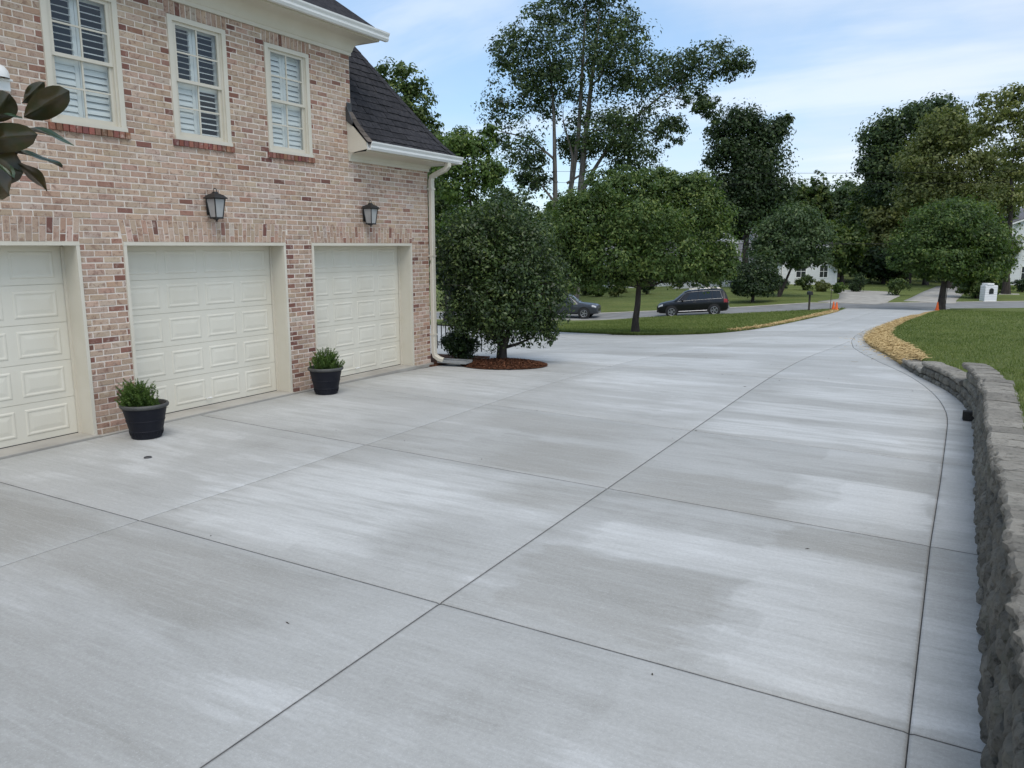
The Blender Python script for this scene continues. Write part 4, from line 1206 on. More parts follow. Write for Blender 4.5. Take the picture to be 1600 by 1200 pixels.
while s < ALEN - .05:
    p, t = along(s + CL / 2)
    if p.y > -3.9:
        n_ = n_course(p.y)
        nrm = Vector((t.y, -t.x, 0)); pos = p + nrm * (-.012 + n_ * .010 + rwr.uniform(-.008, .010))
        o = link('cap_stone', rwr.choice(cvar)); o.parent = rw; o.matrix_parent_inverse = rw_inv
        o.location = (pos.x, pos.y, hz(p.x, p.y) - .055 + n_ * BH + .001)
        o.rotation_euler = (rwr.uniform(-.015, .015), rwr.uniform(-.012, .012), math.atan2(t.y, t.x) + math.pi + rwr.uniform(-.025, .025))
    s += CL
bk = MB()                                            # fill behind the blocks
for s0 in np.arange(0, ALEN - .3, .5):
    p, t = along(s0); p2, t2 = along(s0 + .5); n1_, n2_ = Vector((t.y, -t.x, 0)), Vector((t2.y, -t2.x, 0))
    top = (n_course(max(p.y, p2.y)) * BH - .06)
    a, b_ = p + n1_ * .14, p2 + n2_ * .14; c_, d = p2 + n2_ * .30, p + n1_ * .30
    z0 = hz(p.x, p.y) - .1
    bk.add([(a.x, a.y, z0), (b_.x, b_.y, z0), (c_.x, c_.y, z0), (d.x, d.y, z0), (a.x, a.y, top), (b_.x, b_.y, top), (c_.x, c_.y, top), (d.x, d.y, top)], [(0, 1, 5, 4), (1, 2, 6, 5), (2, 3, 7, 6), (3, 0, 4, 7), (4, 5, 6, 7)])
o = bk.obj('backfill', 'earth', None); o.parent = rw; o.matrix_parent_inverse = rw_inv
# black drain outlet at the foot of the wall
dr = MB(); w = .055
dr.add([(-w, -w, 0), (w, -w, 0), (w, -w, 2 * w), (-w, -w, 2 * w), (-w, .1, 0), (w, .1, 0), (w, .1, 2 * w), (-w, .1, 2 * w)], [(0, 1, 5, 4), (1, 2, 6, 5), (2, 3, 7, 6), (3, 0, 4, 7), (4, 5, 6, 7)])
wi = w - .008
dr.add([(-wi, -w, .008), (wi, -w, .008), (wi, -w, 2 * w - .008), (-wi, -w, 2 * w - .008), (-wi, .09, .008), (wi, .09, .008), (wi, .09, 2 * w - .008), (-wi, .09, 2 * w - .008)], [(0, 4, 5, 1), (1, 5, 6, 2), (2, 6, 7, 3), (3, 7, 4, 0), (4, 7, 6, 5)])
dr.add([(-w, -w, 0), (w, -w, 0), (w, -w, 2 * w), (-w, -w, 2 * w), (-wi, -w, .008), (wi, -w, .008), (wi, -w, 2 * w - .008), (-wi, -w, 2 * w - .008)], [(0, 1, 5, 4), (1, 2, 6, 5), (2, 3, 7, 6), (3, 0, 4, 7)])
tag(dr.obj('drain_outlet', 'rubber', loc=(.262, 10.75, .004), rz=R(-86), fix=False), 'small black square drain outlet at the foot of the retaining wall', 'drain')

# ------------------------------------------------------------------ leaves, tubes, trees
def leaf_quads(c, nrm, size, aspect, g, droop=0.0):
    """c (n,3) nrm (n,3) size (n,) -> kite shaped, slightly folded leaves (n,4,3)"""
    n = len(c); r = g.normal(size=(n, 3)); r[:, 2] -= droop
    t = r - (r * nrm).sum(1, keepdims=True) * nrm; t /= np.linalg.norm(t, axis=1, keepdims=True) + 1e-9
    b = np.cross(nrm, t); s = size[:, None]
    return np.stack([c - t * s * .5, c + b * s * aspect * .5 + nrm * s * .10 - t * s * .05, c + t * s * .55, c - b * s * aspect * .5 + nrm * s * .10 - t * s * .05], 1)
def crown(name, lobes, n, size, mat, parent, seed, cl=.30, shell=.45, per=26, flat=.6, aspect=.55, tone0=.42, tsd=.2, droop=0.0, spread=1.0):
    g = np.random.default_rng(seed); lobes = np.array(lobes, float)
    wt = lobes[:, 3] * lobes[:, 3] * .5 + lobes[:, 3] * lobes[:, 4]; wt = wt ** .85 * g.uniform(.62, 1.38, len(wt)); wt /= wt.sum()
    C, Nn, T = [], [], []
    for l, w in zip(lobes, wt):
        ncl = max(3, int(n * w / per)); d = g.normal(size=(ncl, 3)); d /= np.linalg.norm(d, axis=1, keepdims=True)
        rad = shell + (1.02 - shell) * g.uniform(0, 1, ncl) ** .6
        cc = l[:3] + d * rad[:, None] * np.array([l[3], l[3], l[4]]) * g.uniform(.85, 1.15, (ncl, 1))
        cr = cl * min(l[3], l[4] * 1.3) * g.uniform(.55, 1.25, ncl)
        ct = g.normal(0, .15, ncl)
        p = cc[:, None, :] + np.clip(g.normal(size=(ncl, per, 3)), -1.7, 1.7) * cr[:, None, None] * np.array([.62, .62, .62 * flat]) * spread
        rel = p - cc[:, None, :]; rel /= np.linalg.norm(rel, axis=2, keepdims=True) + 1e-9
        nn = d[:, None, :] * .40 + np.array([0, 0, .40]) + rel * .75 + g.normal(size=(ncl, per, 3)) * .38
        C.append(p.reshape(-1, 3)); Nn.append(nn.reshape(-1, 3)); T.append(np.repeat(ct, per))
    C, Nn, T = np.concatenate(C), np.concatenate(Nn), np.concatenate(T)
    Nn /= np.linalg.norm(Nn, axis=1, keepdims=True) + 1e-9
    V = leaf_quads(C, Nn, size * g.uniform(.5, 1.45, len(C)), aspect, g, droop)
    tone = np.clip(tone0 + T + g.normal(0, tsd, len(C)), 0, 1)
    return link(name, np_mesh(name, V, np.arange(len(V) * 4), mat, tone), parent)
def limb(b, p0, p1, r0, r1, g, n=6, wob=.08, sag=.0, sides=6):
    p0, p1 = np.array(p0, float), np.array(p1, float); L = np.linalg.norm(p1 - p0)
    w1, w2 = g.normal(0, wob * L, 3), g.normal(0, wob * L, 3)
    ts = np.linspace(0, 1, n); pts = []
    for t in ts:
        q = p0 + (p1 - p0) * t + w1 * math.sin(math.pi * t) * .6 + w2 * math.sin(2 * math.pi * t) * .35
        q[2] += -sag * L * math.sin(math.pi * t)
        pts.append(q)
    b.tube([tuple(q) for q in pts], [r0 + (r1 - r0) * t ** .8 for t in ts], sides)
    return pts
def tree(name, label, base, lobes, n, size, mat, seed, trunk_r, fork=None, bark='bark', stems=None, group=None, cat='tree', twigs=3, **kw):
    x, y = base; z = hz(x, y); g = np.random.default_rng(seed)
    root = tag(empty(name, (x, y, z)), label, cat, group)
    lobes = np.array(lobes, float); top = (lobes[:, 2] + lobes[:, 4]).max(); low = (lobes[:, 2] - lobes[:, 4]).min()
    b = MB(); cen = np.average(lobes[:, :3], axis=0, weights=lobes[:, 3] ** 2)
    fork = fork if fork is not None else max(low * .9, top * .22)
    paths = []
    if stems:
        for st_ in stems:
            pts = [Vector(p[:3]) for p in st_]; rad = [p[3] for p in st_]
            b.tube(pts, rad, 9); paths += [(np.array(p), r_) for p, r_ in zip(pts, rad) if p.z > fork * .8]
    else:
        zt = top * .80; pts, rad = [], []
        for t in np.linspace(0, 1, 9):
            q = np.array([cen[0] * t ** 1.6, cen[1] * t ** 1.6, -.15 + (zt + .15) * t]) + np.append(g.normal(0, .03 * top * .2, 2) * (t > 0), 0)
            flare = 1.0 + .55 * math.exp(-t * top / (trunk_r * 2.2))
            pts.append(q); rad.append(max(trunk_r * flare * (1 - t) ** .75, trunk_r * .12))
        b.tube([tuple(q) for q in pts], rad, 10)
        paths = [(q, r_) for q, r_ in zip(pts, rad) if q[2] > fork * .75] or [(pts[4], rad[4])]
    for l in lobes:
        c = l[:3]
        best = min(paths, key=lambda pr: np.linalg.norm(pr[0] - c) + 1.4 * max(0, pr[0][2] - (c[2] - .25 * np.linalg.norm((pr[0] - c)[:2]))))
        r0 = min(best[1] * .62, trunk_r * .5)
        pts = limb(b, best[0], c, r0, r0 * .28, g, sag=-.06)
        for _ in range(twigs):
            e = c + g.normal(0, .55, 3) * np.array([l[3], l[3], l[4]])
            limb(b, pts[g.integers(2, 6)], e, r0 * .34, r0 * .08, g, 4, sides=4)
    smooth_angle(b.obj('trunk', bark, root, fix=False), 60)
    crown('crown', lobes, n, size, mat, root, seed + 1, **kw)
    return root
def auto_lobes(g, cx, cz, rx, rz, n, rl, depth=1.0):
    out = []
    for i in range(n):
        d = g.normal(size=3); d /= np.linalg.norm(d); rad = .30 + .45 * g.uniform() ** .5
        out.append((cx[0] + d[0] * rad * rx, cx[1] + d[1] * rad * rx * depth, cz + d[2] * rad * rz, rl * rx * g.uniform(.8, 1.2), rl * rz * g.uniform(.75, 1.15)))
    return out

# ------------------------------------------------------------------ round evergreen in its mulch ring by the house corner
mc = (-7.08, 12.17)
def fx_mulch(U, V):
    a = U * 2 * np.pi; r_ = .80 * V * (1 + .03 * np.sin(3 * a + 1))
    x = mc[0] + r_ * np.cos(a) * 1.0; y = mc[1] + r_ * np.sin(a) * .92
    return x, y, h(x, y) + .012 + .085 * (1 - V ** 2)
mbd = patch('mulch_ring', 'mulch', fx_mulch, 60, 14, kind='structure', skirt=0)
gm = np.random.default_rng(31); nmu = 5000
a = gm.uniform(0, 2 * np.pi, nmu); q = np.sqrt(gm.uniform(0, 1.03, nmu)); x = mc[0] + .80 * q * np.cos(a); y = mc[1] + .74 * q * np.sin(a)
cc = np.stack([x, y, h(x, y) + .018 + .085 * np.maximum(0, 1 - q ** 2) + gm.uniform(0, .012, nmu)], -1)
nn = gm.normal(0, .4, (nmu, 3)) + np.array([0, 0, 1]); nn /= np.linalg.norm(nn, axis=1, keepdims=True)
V = leaf_quads(cc, nn, gm.uniform(.02, .06, nmu), .35, gm)
tag(link('mulch_chips', np_mesh('mulch_chips', V, np.arange(nmu * 4), 'mulch_chip', gm.uniform(0, 1, nmu))), 'reddish brown bark chips heaped round the evergreen', 'mulch', kind='stuff')
g = np.random.default_rng(41)
HB_ = (-7.26, 12.39)
hl = auto_lobes(g, (-.05, .12), 1.72, 1.12, 1.36, 26, .42)
hl += [(.62, .05, .95, .42, .50), (.72, .25, .72, .34, .36), (-.45, -.45, .95, .45, .45), (.35, -.35, .85, .4, .4), (-.72, -.05, 1.0, .42, .45), (-.2, .3, 2.75, .45, .34), (.15, -.2, 2.7, .42, .34), (-.7, -.3, 1.6, .4, .5), (.85, .4, 1.5, .38, .55), (.55, .0, .52, .2, .2), (.80, .42, .5, .17, .2), (-.6, -.3, .82, .42, .3), (.45, .2, .78, .42, .3), (-.3, .35, .8, .42, .3), (-.8, -.42, 2.35, .42, .4), (-.85, -.45, 1.9, .4, .45), (.9, .5, 1.05, .32, .4)]
stems = [[(0, 0, -.1, .125), (0, 0, .05, .10), (.01, 0, .3, .085), (-.01, .02, .62, .07), (-.12, 0, 1.2, .045), (-.2, .05, 2.0, .02)],
         [(.03, -.02, .0, .10), (.06, -.03, .3, .07), (.16, .02, .62, .055), (.3, .1, 1.2, .04), (.3, .2, 2.1, .018)],
         [(-.01, .01, .4, .06), (-.06, -.06, .75, .05), (-.05, -.2, 1.4, .035), (0, -.2, 2.2, .015)],
         [(-.03, 0, .35, .04), (-.18, -.1, .62, .03), (-.45, -.26, .9, .018)], [(.05, 0, .30, .035), (.25, .1, .36, .026), (.55, .25, .5, .016)]]
tree('evergreen_tree', 'dense round dark evergreen tree in a mulch ring beside the downspout', HB_, hl, 54000, .062, 'leaf_holly', 42, .1, fork=.5, stems=stems, bark='bark', cl=.34, shell=.35, per=22, flat=.85, aspect=.5, tone0=.40, tsd=.22, twigs=4, droop=.2)
# clipped shrub between that tree and the house
def shrub(name, label, base, rx, rz, n, size, mat, seed, group=None, k=12, parent=None, fl=.9, **kw):
    x, y = base; root = tag(empty(name, (x, y, hz(x, y))), label, 'shrub', group); g = np.random.default_rng(seed)
    lb = auto_lobes(g, (0, 0), rz * .95, rx * .85, rz * .8, k, .5)
    b = MB()
    for l in lb[:7]: limb(b, (g.normal(0, .04), g.normal(0, .04), -.06), l[:3], max(.012, rx * .03), max(.005, rx * .008), g, 5, sides=5)
    b.obj('stem', 'bark', root, fix=False)
    crown('foliage', lb, n, size, mat, root, seed + 1, cl=.34, shell=.35, per=20, flat=fl, aspect=.6, **kw)
    return root
shrub('boxwood_shrub', 'low dark clipped shrub between the downspout and the evergreen tree', (-8.07, 12.32), .42, .36, 9000, .042, 'leaf_holly', 51, tone0=.25)
# low black iron railing behind the shrub
ir = tag(empty('iron_railing', (-8.35, 13.45, 0)), 'low black iron railing behind the shrub at the house corner', 'railing')
for i in range(12):
    b = MB().box(-i * .11 - .008, -i * .11 + .008, -.008, .008, -.05, .50 if i % 6 else .56); b.obj('picket' if i % 6 else 'post', 'black_metal', ir)
for z in (.08, .44): MB().box(-1.25, .0, -.006, .006, z, z + .022).obj('rail', 'black_metal', ir)

# ------------------------------------------------------------------ planters with fern
def planter():
    root = empty('planter')
    pr = [(.001, 0), (.150, 0), (.158, .006), (.160, .03), (.172, .075), (.177, .078), (.178, .088), (.174, .092), (.196, .190), (.201, .193), (.202, .204), (.198, .208), (.222, .315), (.225, .330), (.224, .345)]
    smooth_angle(MB().lathe(pr, 40).obj('pot', 'pot', root), 40)
    rim = [(.222, .338), (.240, .340), (.249, .350), (.252, .364), (.247, .378), (.238, .384), (.226, .380), (.221, .366), (.214, .30)]
    smooth_angle(MB().lathe(rim, 40).obj('rim', 'pot_rim', root), 50)
    MB().lathe([(.216, .325), (.1, .335), (.001, .338)], 24).obj('soil', 'soil', root, smooth=True)
    for k_ in range(28):              # small moulded ribs round the foot and shoulder
        a = 2 * math.pi * k_ / 28; ca, sa = math.cos(a), math.sin(a)
        b = MB(); r0, r1 = .161, .173
        b.add([(r0 * ca - .006 * sa, r0 * sa + .006 * ca, .026), (r0 * ca + .006 * sa, r0 * sa - .006 * ca, .026), (r1 * ca + .006 * sa, r1 * sa - .006 * ca, .074), (r1 * ca - .006 * sa, r1 * sa + .006 * ca, .074), ((r0 + .006) * ca, (r0 + .006) * sa, .03), ((r1 + .005) * ca, (r1 + .005) * sa, .072)], [(0, 1, 4), (2, 3, 5), (1, 2, 5, 4), (3, 0, 4, 5)])
        b.obj('rib', 'pot', root)
    return root
def fern(parent_loc, seed, label, lean):
    g = np.random.default_rng(seed); root = tag(empty('fern', parent_loc), label, 'fern', 'ferns in the pots')
    Vs, Ts = [], []; st_ = MB()
    for i in range(230):
        a = g.uniform(0, 2 * np.pi); r_ = abs(g.normal(0, .085)); L = g.uniform(.12, .30) * (1.25 - r_ * 3.2); out = g.uniform(.05, .55)
        p0 = np.array([r_ * np.cos(a), r_ * np.sin(a), .33]); pts = []
        for t in np.linspace(0, 1, 9):
            pts.append(p0 + np.array([np.cos(a) * out * L * t ** 1.2 + lean[0] * t * .05, np.sin(a) * out * L * t ** 1.2 + lean[1] * t * .05, L * (t - .38 * out * t * t)]))
        pts = np.array(pts); st_.tube([tuple(p) for p in pts[::2]], [.0018, .0015, .0012, .001, .0006], 3, cap=False)
        ti = g.uniform(.15, 1, 85); c = np.stack([np.interp(ti, np.linspace(0, 1, 9), pts[:, k_]) for k_ in range(3)], -1)
        c += g.normal(0, .012, c.shape) * (1.2 - ti)[:, None]
        n_ = g.normal(size=c.shape); n_ /= np.linalg.norm(n_, axis=1, keepdims=True)
        Vs.append(leaf_quads(c, n_, g.uniform(.014, .034, len(c)), .22, g)); Ts.append(np.clip(.25 + .4 * ti + g.normal(0, .18, len(ti)) + g.normal(0, .1), 0, 1))
    st_.obj('stem', 'fern', root, fix=False)
    V = np.concatenate(Vs); link('foliage', np_mesh('foliage', V, np.arange(len(V) * 4), 'fern', np.concatenate(Ts)), root)
    return root
p1 = planter(); p1.location = (-7.66, 5.30, .003)
tag(p1, 'ribbed black pot standing before the pier between the left and middle garage doors', 'planter', 'planters by the garage')
p2 = copy_tree(p1); p2.location = (-7.74, 8.24, .003); p2.rotation_euler.z = .6
tag(p2, 'ribbed black pot standing before the pier between the middle and right garage doors', 'planter', 'planters by the garage')
fern((-7.70, 5.26, .003), 61, 'feathery green fern growing in the left pot', (-.6, -.3))
fern((-7.74, 8.24, .003), 67, 'feathery green fern growing in the right pot beside the right garage door', (0, .2))

# ------------------------------------------------------------------ magnolia reaching in from the left
mg = tag(empty('magnolia_tree', (-4.1, -.9, 0)), 'magnolia branch with big glossy leaves, brown beneath, reaching in at the left', 'magnolia')
MGI = Matrix.Translation((4.1, .9, 0))
def mput(o): o.parent = mg; o.matrix_parent_inverse = MGI; return o
b = MB(); gg = np.random.default_rng(71)
b.tube([(-4.1, -.9, -.1), (-4.12, -.88, .6), (-4.05, -.85, 1.4), (-4.0, -.8, 2.3), (-3.95, -.78, 3.2), (-3.9, -.7, 4.0)], [.10, .075, .065, .05, .035, .012], 10)
BR = [(-4.02, -.84, 1.6), (-3.6, -.2, 1.95), (-3.15, .55, 2.2), (-2.85, 1.02, 2.30), (-2.62, 1.28, 2.37)]
b.tube(BR, [.03, .024, .017, .011, .006], 8)
mput(smooth_angle(b.obj('trunk', 'bark', None, fix=False), 60))
def mleaf(base, tip, up, width, curl=.1, fold=.14, seed=0):
    """a single magnolia leaf blade: base to tip, up = direction of its upper face"""
    base, tip, up = Vector(base), Vector(tip), Vector(up); d = tip - base; L = d.length; d.normalize()
    s = d.cross(up).normalized(); up = s.cross(d).normalized(); bl = MB(); n = 11
    ww = lambda t: width * (math.sin(math.pi * t ** 1.12) ** .58) if 0 < t < 1 else 0.0
    for i in range(n):
        t = i / (n - 1); c = base + d * L * t + up * (curl * L * math.sin(math.pi * t) * (1 if curl > 0 else 1))
        for j, q in enumerate((-1, -.6, -.12, 0, .12, .6, 1)):
            wv = ww(t) * (1 + .05 * math.sin(9 * t + seed + j))
            v = c + s * q * wv + up * (fold * wv * abs(q) ** 1.4 - (.003 if q == 0 else 0) + .006 * math.sin(7 * t + seed) * abs(q))
            bl.v.append(tuple(v))
    for i in range(n - 1):
        for j in range(6):
            a = i * 7 + j; bl.f.append((a, a + 1, a + 8, a + 7))
    o = bl.obj('leaf', 'magnolia', None, smooth=True, fix=False)
    # make the upper face the front
    if o.data.polygons[30].normal.dot(up) < 0: o.data.flip_normals()
    return mput(o)
# frame of the visible spray: right (RV), up and toward the camera
rv = Vector((RV[0], RV[1], 0)); fv = Vector((FV[0], FV[1], 0)); uz = Vector((0, 0, 1))
def at_spray(r_, u, d): return Vector((-2.508, 1.345, 2.352)) + rv * r_ + uz * u + fv * d
SPRAY = [  # base(r,u,d), tip(r,u,d), upper-face direction (r,u,d), half width, curl, fold
    ((.070, .105, .0), (.222, .176, -.02), (-.10, .22, .95), .038, .03, .10),
    ((.052, .150, .03), (.128, .208, .02), (.30, .35, .9), .018, -.02, .14),
    ((-.01, .090, -.03), (.072, .160, -.06), (.1, .4, .85), .036, .05, .15),
    ((-.07, .100, -.02), (.012, .180, -.05), (-.2, .2, .9), .042, .04, .12),
    ((-.02, .075, -.06), (.125, .092, -.10), (-.1, .97, -.15), .016, .06, .25),
    ((.030, .075, .02), (.212, .026, .0), (.15, .95, -.22), .018, .06, .30),
    ((-.06, .030, -.05), (.158, .044, -.09), (.0, .22, .95), .040, -.02, .10),
    ((.020, .008, .02), (.160, -.036, .02), (.1, .97, -.20), .018, .05, .30),
    ((-.03, .005, -.07), (.084, -.082, -.10), (.55, .75, -.30), .022, .05, .25),
    ((.050, -.030, -.02), (.142, -.110, -.04), (.5, .45, .7), .032, .05, .12),
    ((-.04, -.020, -.07), (.068, -.128, -.10), (.2, .15, .95), .054, .03, .08),
    ((-.08, .02, -.05), (.040, .075, -.10), (0, .4, .9), .045, .03, .10),
    ((-.12, -.03, -.04), (.0, -.12, -.08), (0, .3, .9), .050, .03, .10),
    ((-.10, .05, -.04), (-.03, .11, -.1), (0, .3, .9), .044, .03, .10),
    ((-.09, .06, .02), (.03, .02, .03), (.2, .3, .9), .05, .03, .10), ((-.10, -.01, .02), (.035, -.05, .03), (.1, .2, .9), .05, .03, .10), ((-.12, .12, .02), (-.01, .15, .03), (.1, .2, .9), .05, .03, .10)]
for i, (a_, t_, u_, w_, c_, f_) in enumerate(SPRAY):
    mleaf(at_spray(*a_), at_spray(*t_), rv * u_[0] + uz * u_[1] + fv * u_[2], w_ * 1.08, c_, f_, i)
bt = MB(); bt.tube([tuple(Vector(BR[-1])), tuple(at_spray(-.02, .0, 0)), tuple(at_spray(.06, .03, 0))], [.006, .005, .004], 6); mput(bt.obj('branch', 'twig', None, fix=False))
# the rest of the tree, out of the frame
for i in range(130):
    t = gg.uniform(.35, 1); k_ = gg.integers(0, 3)
    if k_ == 0: p = Vector((-4.02 + .1 * t, -.86 + .15 * t, 1.3 + 2.6 * t)); rad_ = .55 * (1.15 - t)
    else:
        q = gg.uniform(.2, .62) * 4; i0 = int(q); p = Vector(BR[i0]).lerp(Vector(BR[min(i0 + 1, 4)]), q - i0); rad_ = .12
    p = p + Vector(gg.normal(0, rad_ * .5, 3)); d = Vector(gg.normal(0, 1, 3)); d.z = abs(d.z) * .6; d.normalize()
    tip = p + d * gg.uniform(.13, .19)
    w_ = tip - Vector((0, 0, 2.08)); ang = (w_.x * RV[0] + w_.y * RV[1]) / max(.1, w_.x * FV[0] + w_.y * FV[1])
    if (w_.x * FV[0] + w_.y * FV[1]) > 0 and ang > -.72: continue
    mleaf(p, tip, Vector((gg.normal(0, .3), gg.normal(0, .3), 1)), gg.uniform(.028, .04), .05, .14, i)
# ------------------------------------------------------------------ trees
TD = {
    'tall': ((-32.76, 66.49), [(-3.76, -2.13, 22.71, 1.93, 1.81), (-1.52, -0.86, 24.6, 2.41, 1.93), (-0.29, -0.16, 26.58, 1.81, 1.57), (1.88, 3.37, 26.49, 3.4, 2.47), (1.92, -0.06, 21.94, 4.16, 2.67), (-1.7, 0.18, 20.73, 2.75, 2.14), (-3.76, -2.13, 18.59, 2.29, 2.11), (-5.54, -1.99, 15.95, 1.71, 1.95), (-2.25, -2.43, 14.0, 1.9, 1.66), (-0.59, 1.97, 18.38, 2.78, 2.16), (4.64, 1.48, 21.94, 2.97, 2.67), (6.29, 3.57, 20.8, 3.01, 2.11), (8.98, 6.25, 21.28, 2.44, 1.83), (11.78, 6.68, 21.89, 2.41, 1.51), (13.8, 7.83, 21.51, 1.32, 0.96), (11.19, 5.2, 18.42, 1.78, 1.31), (12.21, 6.93, 17.32, 0.96, 0.84), (6.03, 4.57, 17.36, 3.05, 1.95), (8.96, 5.08, 15.81, 1.81, 1.45), (4.41, 0.2, 15.53, 2.93, 2.05), (5.71, 3.24, 13.55, 2.71, 1.69), (0.77, 2.73, 14.35, 1.86, 1.24), (-2.21, -1.26, 11.55, 1.81, 1.08), (3.13, 1.78, 29.12, 3.61, 2.41), (5.21, 2.96, 24.33, 1.81, 1.81)]),
    'dark': ((-20.07, 86.34), [(-0.88, -0.5, 17.4, 2.07, 1.52), (1.21, 0.69, 16.44, 1.94, 1.38), (2.91, 1.65, 17.4, 0.83, 0.69), (-2.88, -1.63, 16.44, 1.52, 1.24), (-1.33, -0.76, 14.49, 2.77, 1.94), (0.77, 0.44, 13.52, 2.77, 2.07), (-3.35, -1.9, 13.52, 1.38, 1.38), (-0.29, -0.16, 10.89, 3.32, 2.07), (2.11, 1.2, 10.23, 2.07, 1.94), (-2.63, -1.49, 10.23, 2.07, 2.07), (-1.05, -0.59, 7.9, 3.11, 1.73), (1.66, 0.94, 7.23, 2.77, 1.73)]),
    'behind_roof': ((-27.89, 37.07), [(-0.9, -0.51, 14.12, 0.82, 0.82), (0.03, 0.02, 13.78, 0.97, 0.9), (0.47, 0.27, 12.41, 0.97, 1.12), (-0.47, -0.27, 12.58, 1.12, 1.12), (0.92, 0.52, 11.02, 0.9, 1.12), (0.12, 0.07, 10.5, 1.27, 1.27), (1.38, 0.78, 9.79, 0.97, 1.12)]),
    'pale': ((-22.65, 35.44), [(-0.39, -0.22, 9.49, 1.03, 0.68), (0.62, 0.35, 9.17, 0.89, 0.75), (0.32, 0.18, 8.04, 1.09, 0.82), (-0.84, -0.48, 8.37, 1.03, 0.89), (1.05, 0.6, 8.04, 0.62, 0.62), (-0.42, -0.24, 7.07, 1.23, 0.89), (0.91, 0.52, 10.13, 0.48, 0.41)]),
    'island': ((-10.22, 27.32), [(-0.28, -0.16, 5.14, 1.41, 0.66), (0.66, 0.95, 5.17, 1.19, 0.67), (-1.17, -1.24, 4.33, 1.2, 0.74), (1.74, 0.99, 4.69, 0.94, 0.7), (2.08, 1.18, 3.55, 0.98, 0.8), (0.59, -0.81, 3.98, 1.47, 0.79), (-1.87, -1.06, 3.32, 1.05, 0.84), (-0.36, -1.36, 2.99, 1.24, 0.72), (1.21, -0.46, 2.88, 1.36, 0.77), (1.74, 1.68, 2.5, 1.08, 0.72), (-1.34, -0.76, 2.28, 1.12, 0.56), (-0.26, 1.0, 2.13, 1.33, 0.53), (1.32, 0.75, 1.94, 1.22, 0.47), (2.35, 1.33, 1.94, 0.66, 0.47), (-2.27, -0.71, 2.39, 0.72, 0.6), (-0.37, 1.17, 3.57, 1.46, 0.98), (-1.37, 0.37, 4.97, 0.97, 0.61), (0.21, 0.12, 5.59, 0.82, 0.33)]),
    'lawn_right': ((-0.81, 62.43), [(-1.91, -1.08, 4.64, 1.87, 1.07), (-0.09, -0.05, 5.94, 2.14, 1.25), (1.91, 1.08, 5.07, 1.96, 1.25), (-0.27, -1.3, 3.78, 2.62, 1.14), (-2.19, -1.24, 3.33, 1.56, 0.8), (2.07, 1.17, 3.33, 1.87, 0.98), (0.19, 0.11, 2.66, 2.45, 0.71), (3.19, 1.81, 3.76, 1.07, 0.98), (0.62, 1.5, 6.63, 1.81, 0.91)]),
    'airy_small': ((-13.91, 73.74), [(-1.17, -0.66, 5.93, 1.62, 1.27), (0.78, 0.44, 6.77, 1.96, 1.39), (2.34, 1.33, 5.65, 1.62, 1.39), (-1.59, -0.9, 4.23, 1.44, 1.16), (0.4, 0.23, 4.52, 2.31, 1.39), (2.95, 1.68, 3.66, 1.16, 1.04), (1.47, 0.83, 3.38, 1.96, 1.04), (-1.02, -0.58, 2.98, 1.16, 0.69)]),
    'dark_shrub': ((-14.84, 67.46), [(-0.87, -0.49, 2.31, 1.18, 0.97), (0.28, 0.16, 2.84, 1.4, 0.97), (1.26, 0.71, 1.88, 0.97, 0.86), (0.1, 0.06, 1.51, 1.61, 0.75), (-1.06, -0.6, 1.35, 0.75, 0.64)]),
    'right_dark': ((-5.92, 117.36), [(-4.33, -2.46, 18.79, 2.39, 2.05), (-2.97, -1.69, 19.98, 2.56, 2.39), (-0.54, -0.31, 21.17, 2.9, 2.05), (2.27, 1.29, 21.96, 2.9, 1.88), (-4.78, -2.71, 15.01, 1.88, 1.37), (-3.01, -1.71, 15.57, 2.9, 2.22), (-0.23, -0.13, 17.18, 3.42, 2.9), (-2.04, -1.16, 12.32, 3.42, 2.22), (2.9, 1.64, 18.79, 3.42, 2.9), (0.85, 0.48, 12.73, 3.84, 2.9)]),
    'right_yellow': ((-0.65, 105.41), [(-1.8, -1.02, 18.45, 2.55, 2.1), (-3.21, -1.82, 16.35, 2.84, 1.95), (0.22, 0.12, 17.05, 2.69, 2.25), (-3.96, -2.25, 13.88, 2.99, 1.8), (-0.14, -0.08, 13.88, 3.74, 2.25), (2.98, 1.69, 14.59, 2.55, 2.1), (-1.81, -1.03, 11.03, 4.12, 1.95), (2.67, 1.52, 11.03, 3.74, 2.25), (5.13, 2.91, 12.1, 2.25, 1.8), (-4.32, -2.45, 10.31, 2.4, 1.65), (0.33, 0.19, 8.51, 3.74, 1.65)]),
    'right_airy': ((4.51, 94.54), [(-3.3, -1.87, 19.08, 1.69, 1.04), (-1.41, -0.8, 19.38, 1.82, 1.04), (-2.33, -1.32, 17.57, 2.21, 1.17), (-0.08, -0.05, 16.97, 1.95, 1.56), (-3.02, -1.71, 16.06, 1.56, 1.04), (-0.39, -0.22, 14.54, 1.82, 1.3), (0.22, 0.13, 19.38, 1.56, 1.3), (-0.73, -0.42, 12.39, 1.43, 0.91), (-1.02, -0.58, 9.59, 1.95, 1.3), (1.39, 0.79, 13.31, 1.95, 2.6)]),
}
_j = np.random.default_rng(4)
for _k in TD:
    if _k != 'island': TD[_k] = (TD[_k][0], [(x, y, z, a * q, b * q) for (x, y, z, a, b), q in zip(TD[_k][1], _j.uniform(.82, 1.15, 60))])
B_, L_ = TD['island']
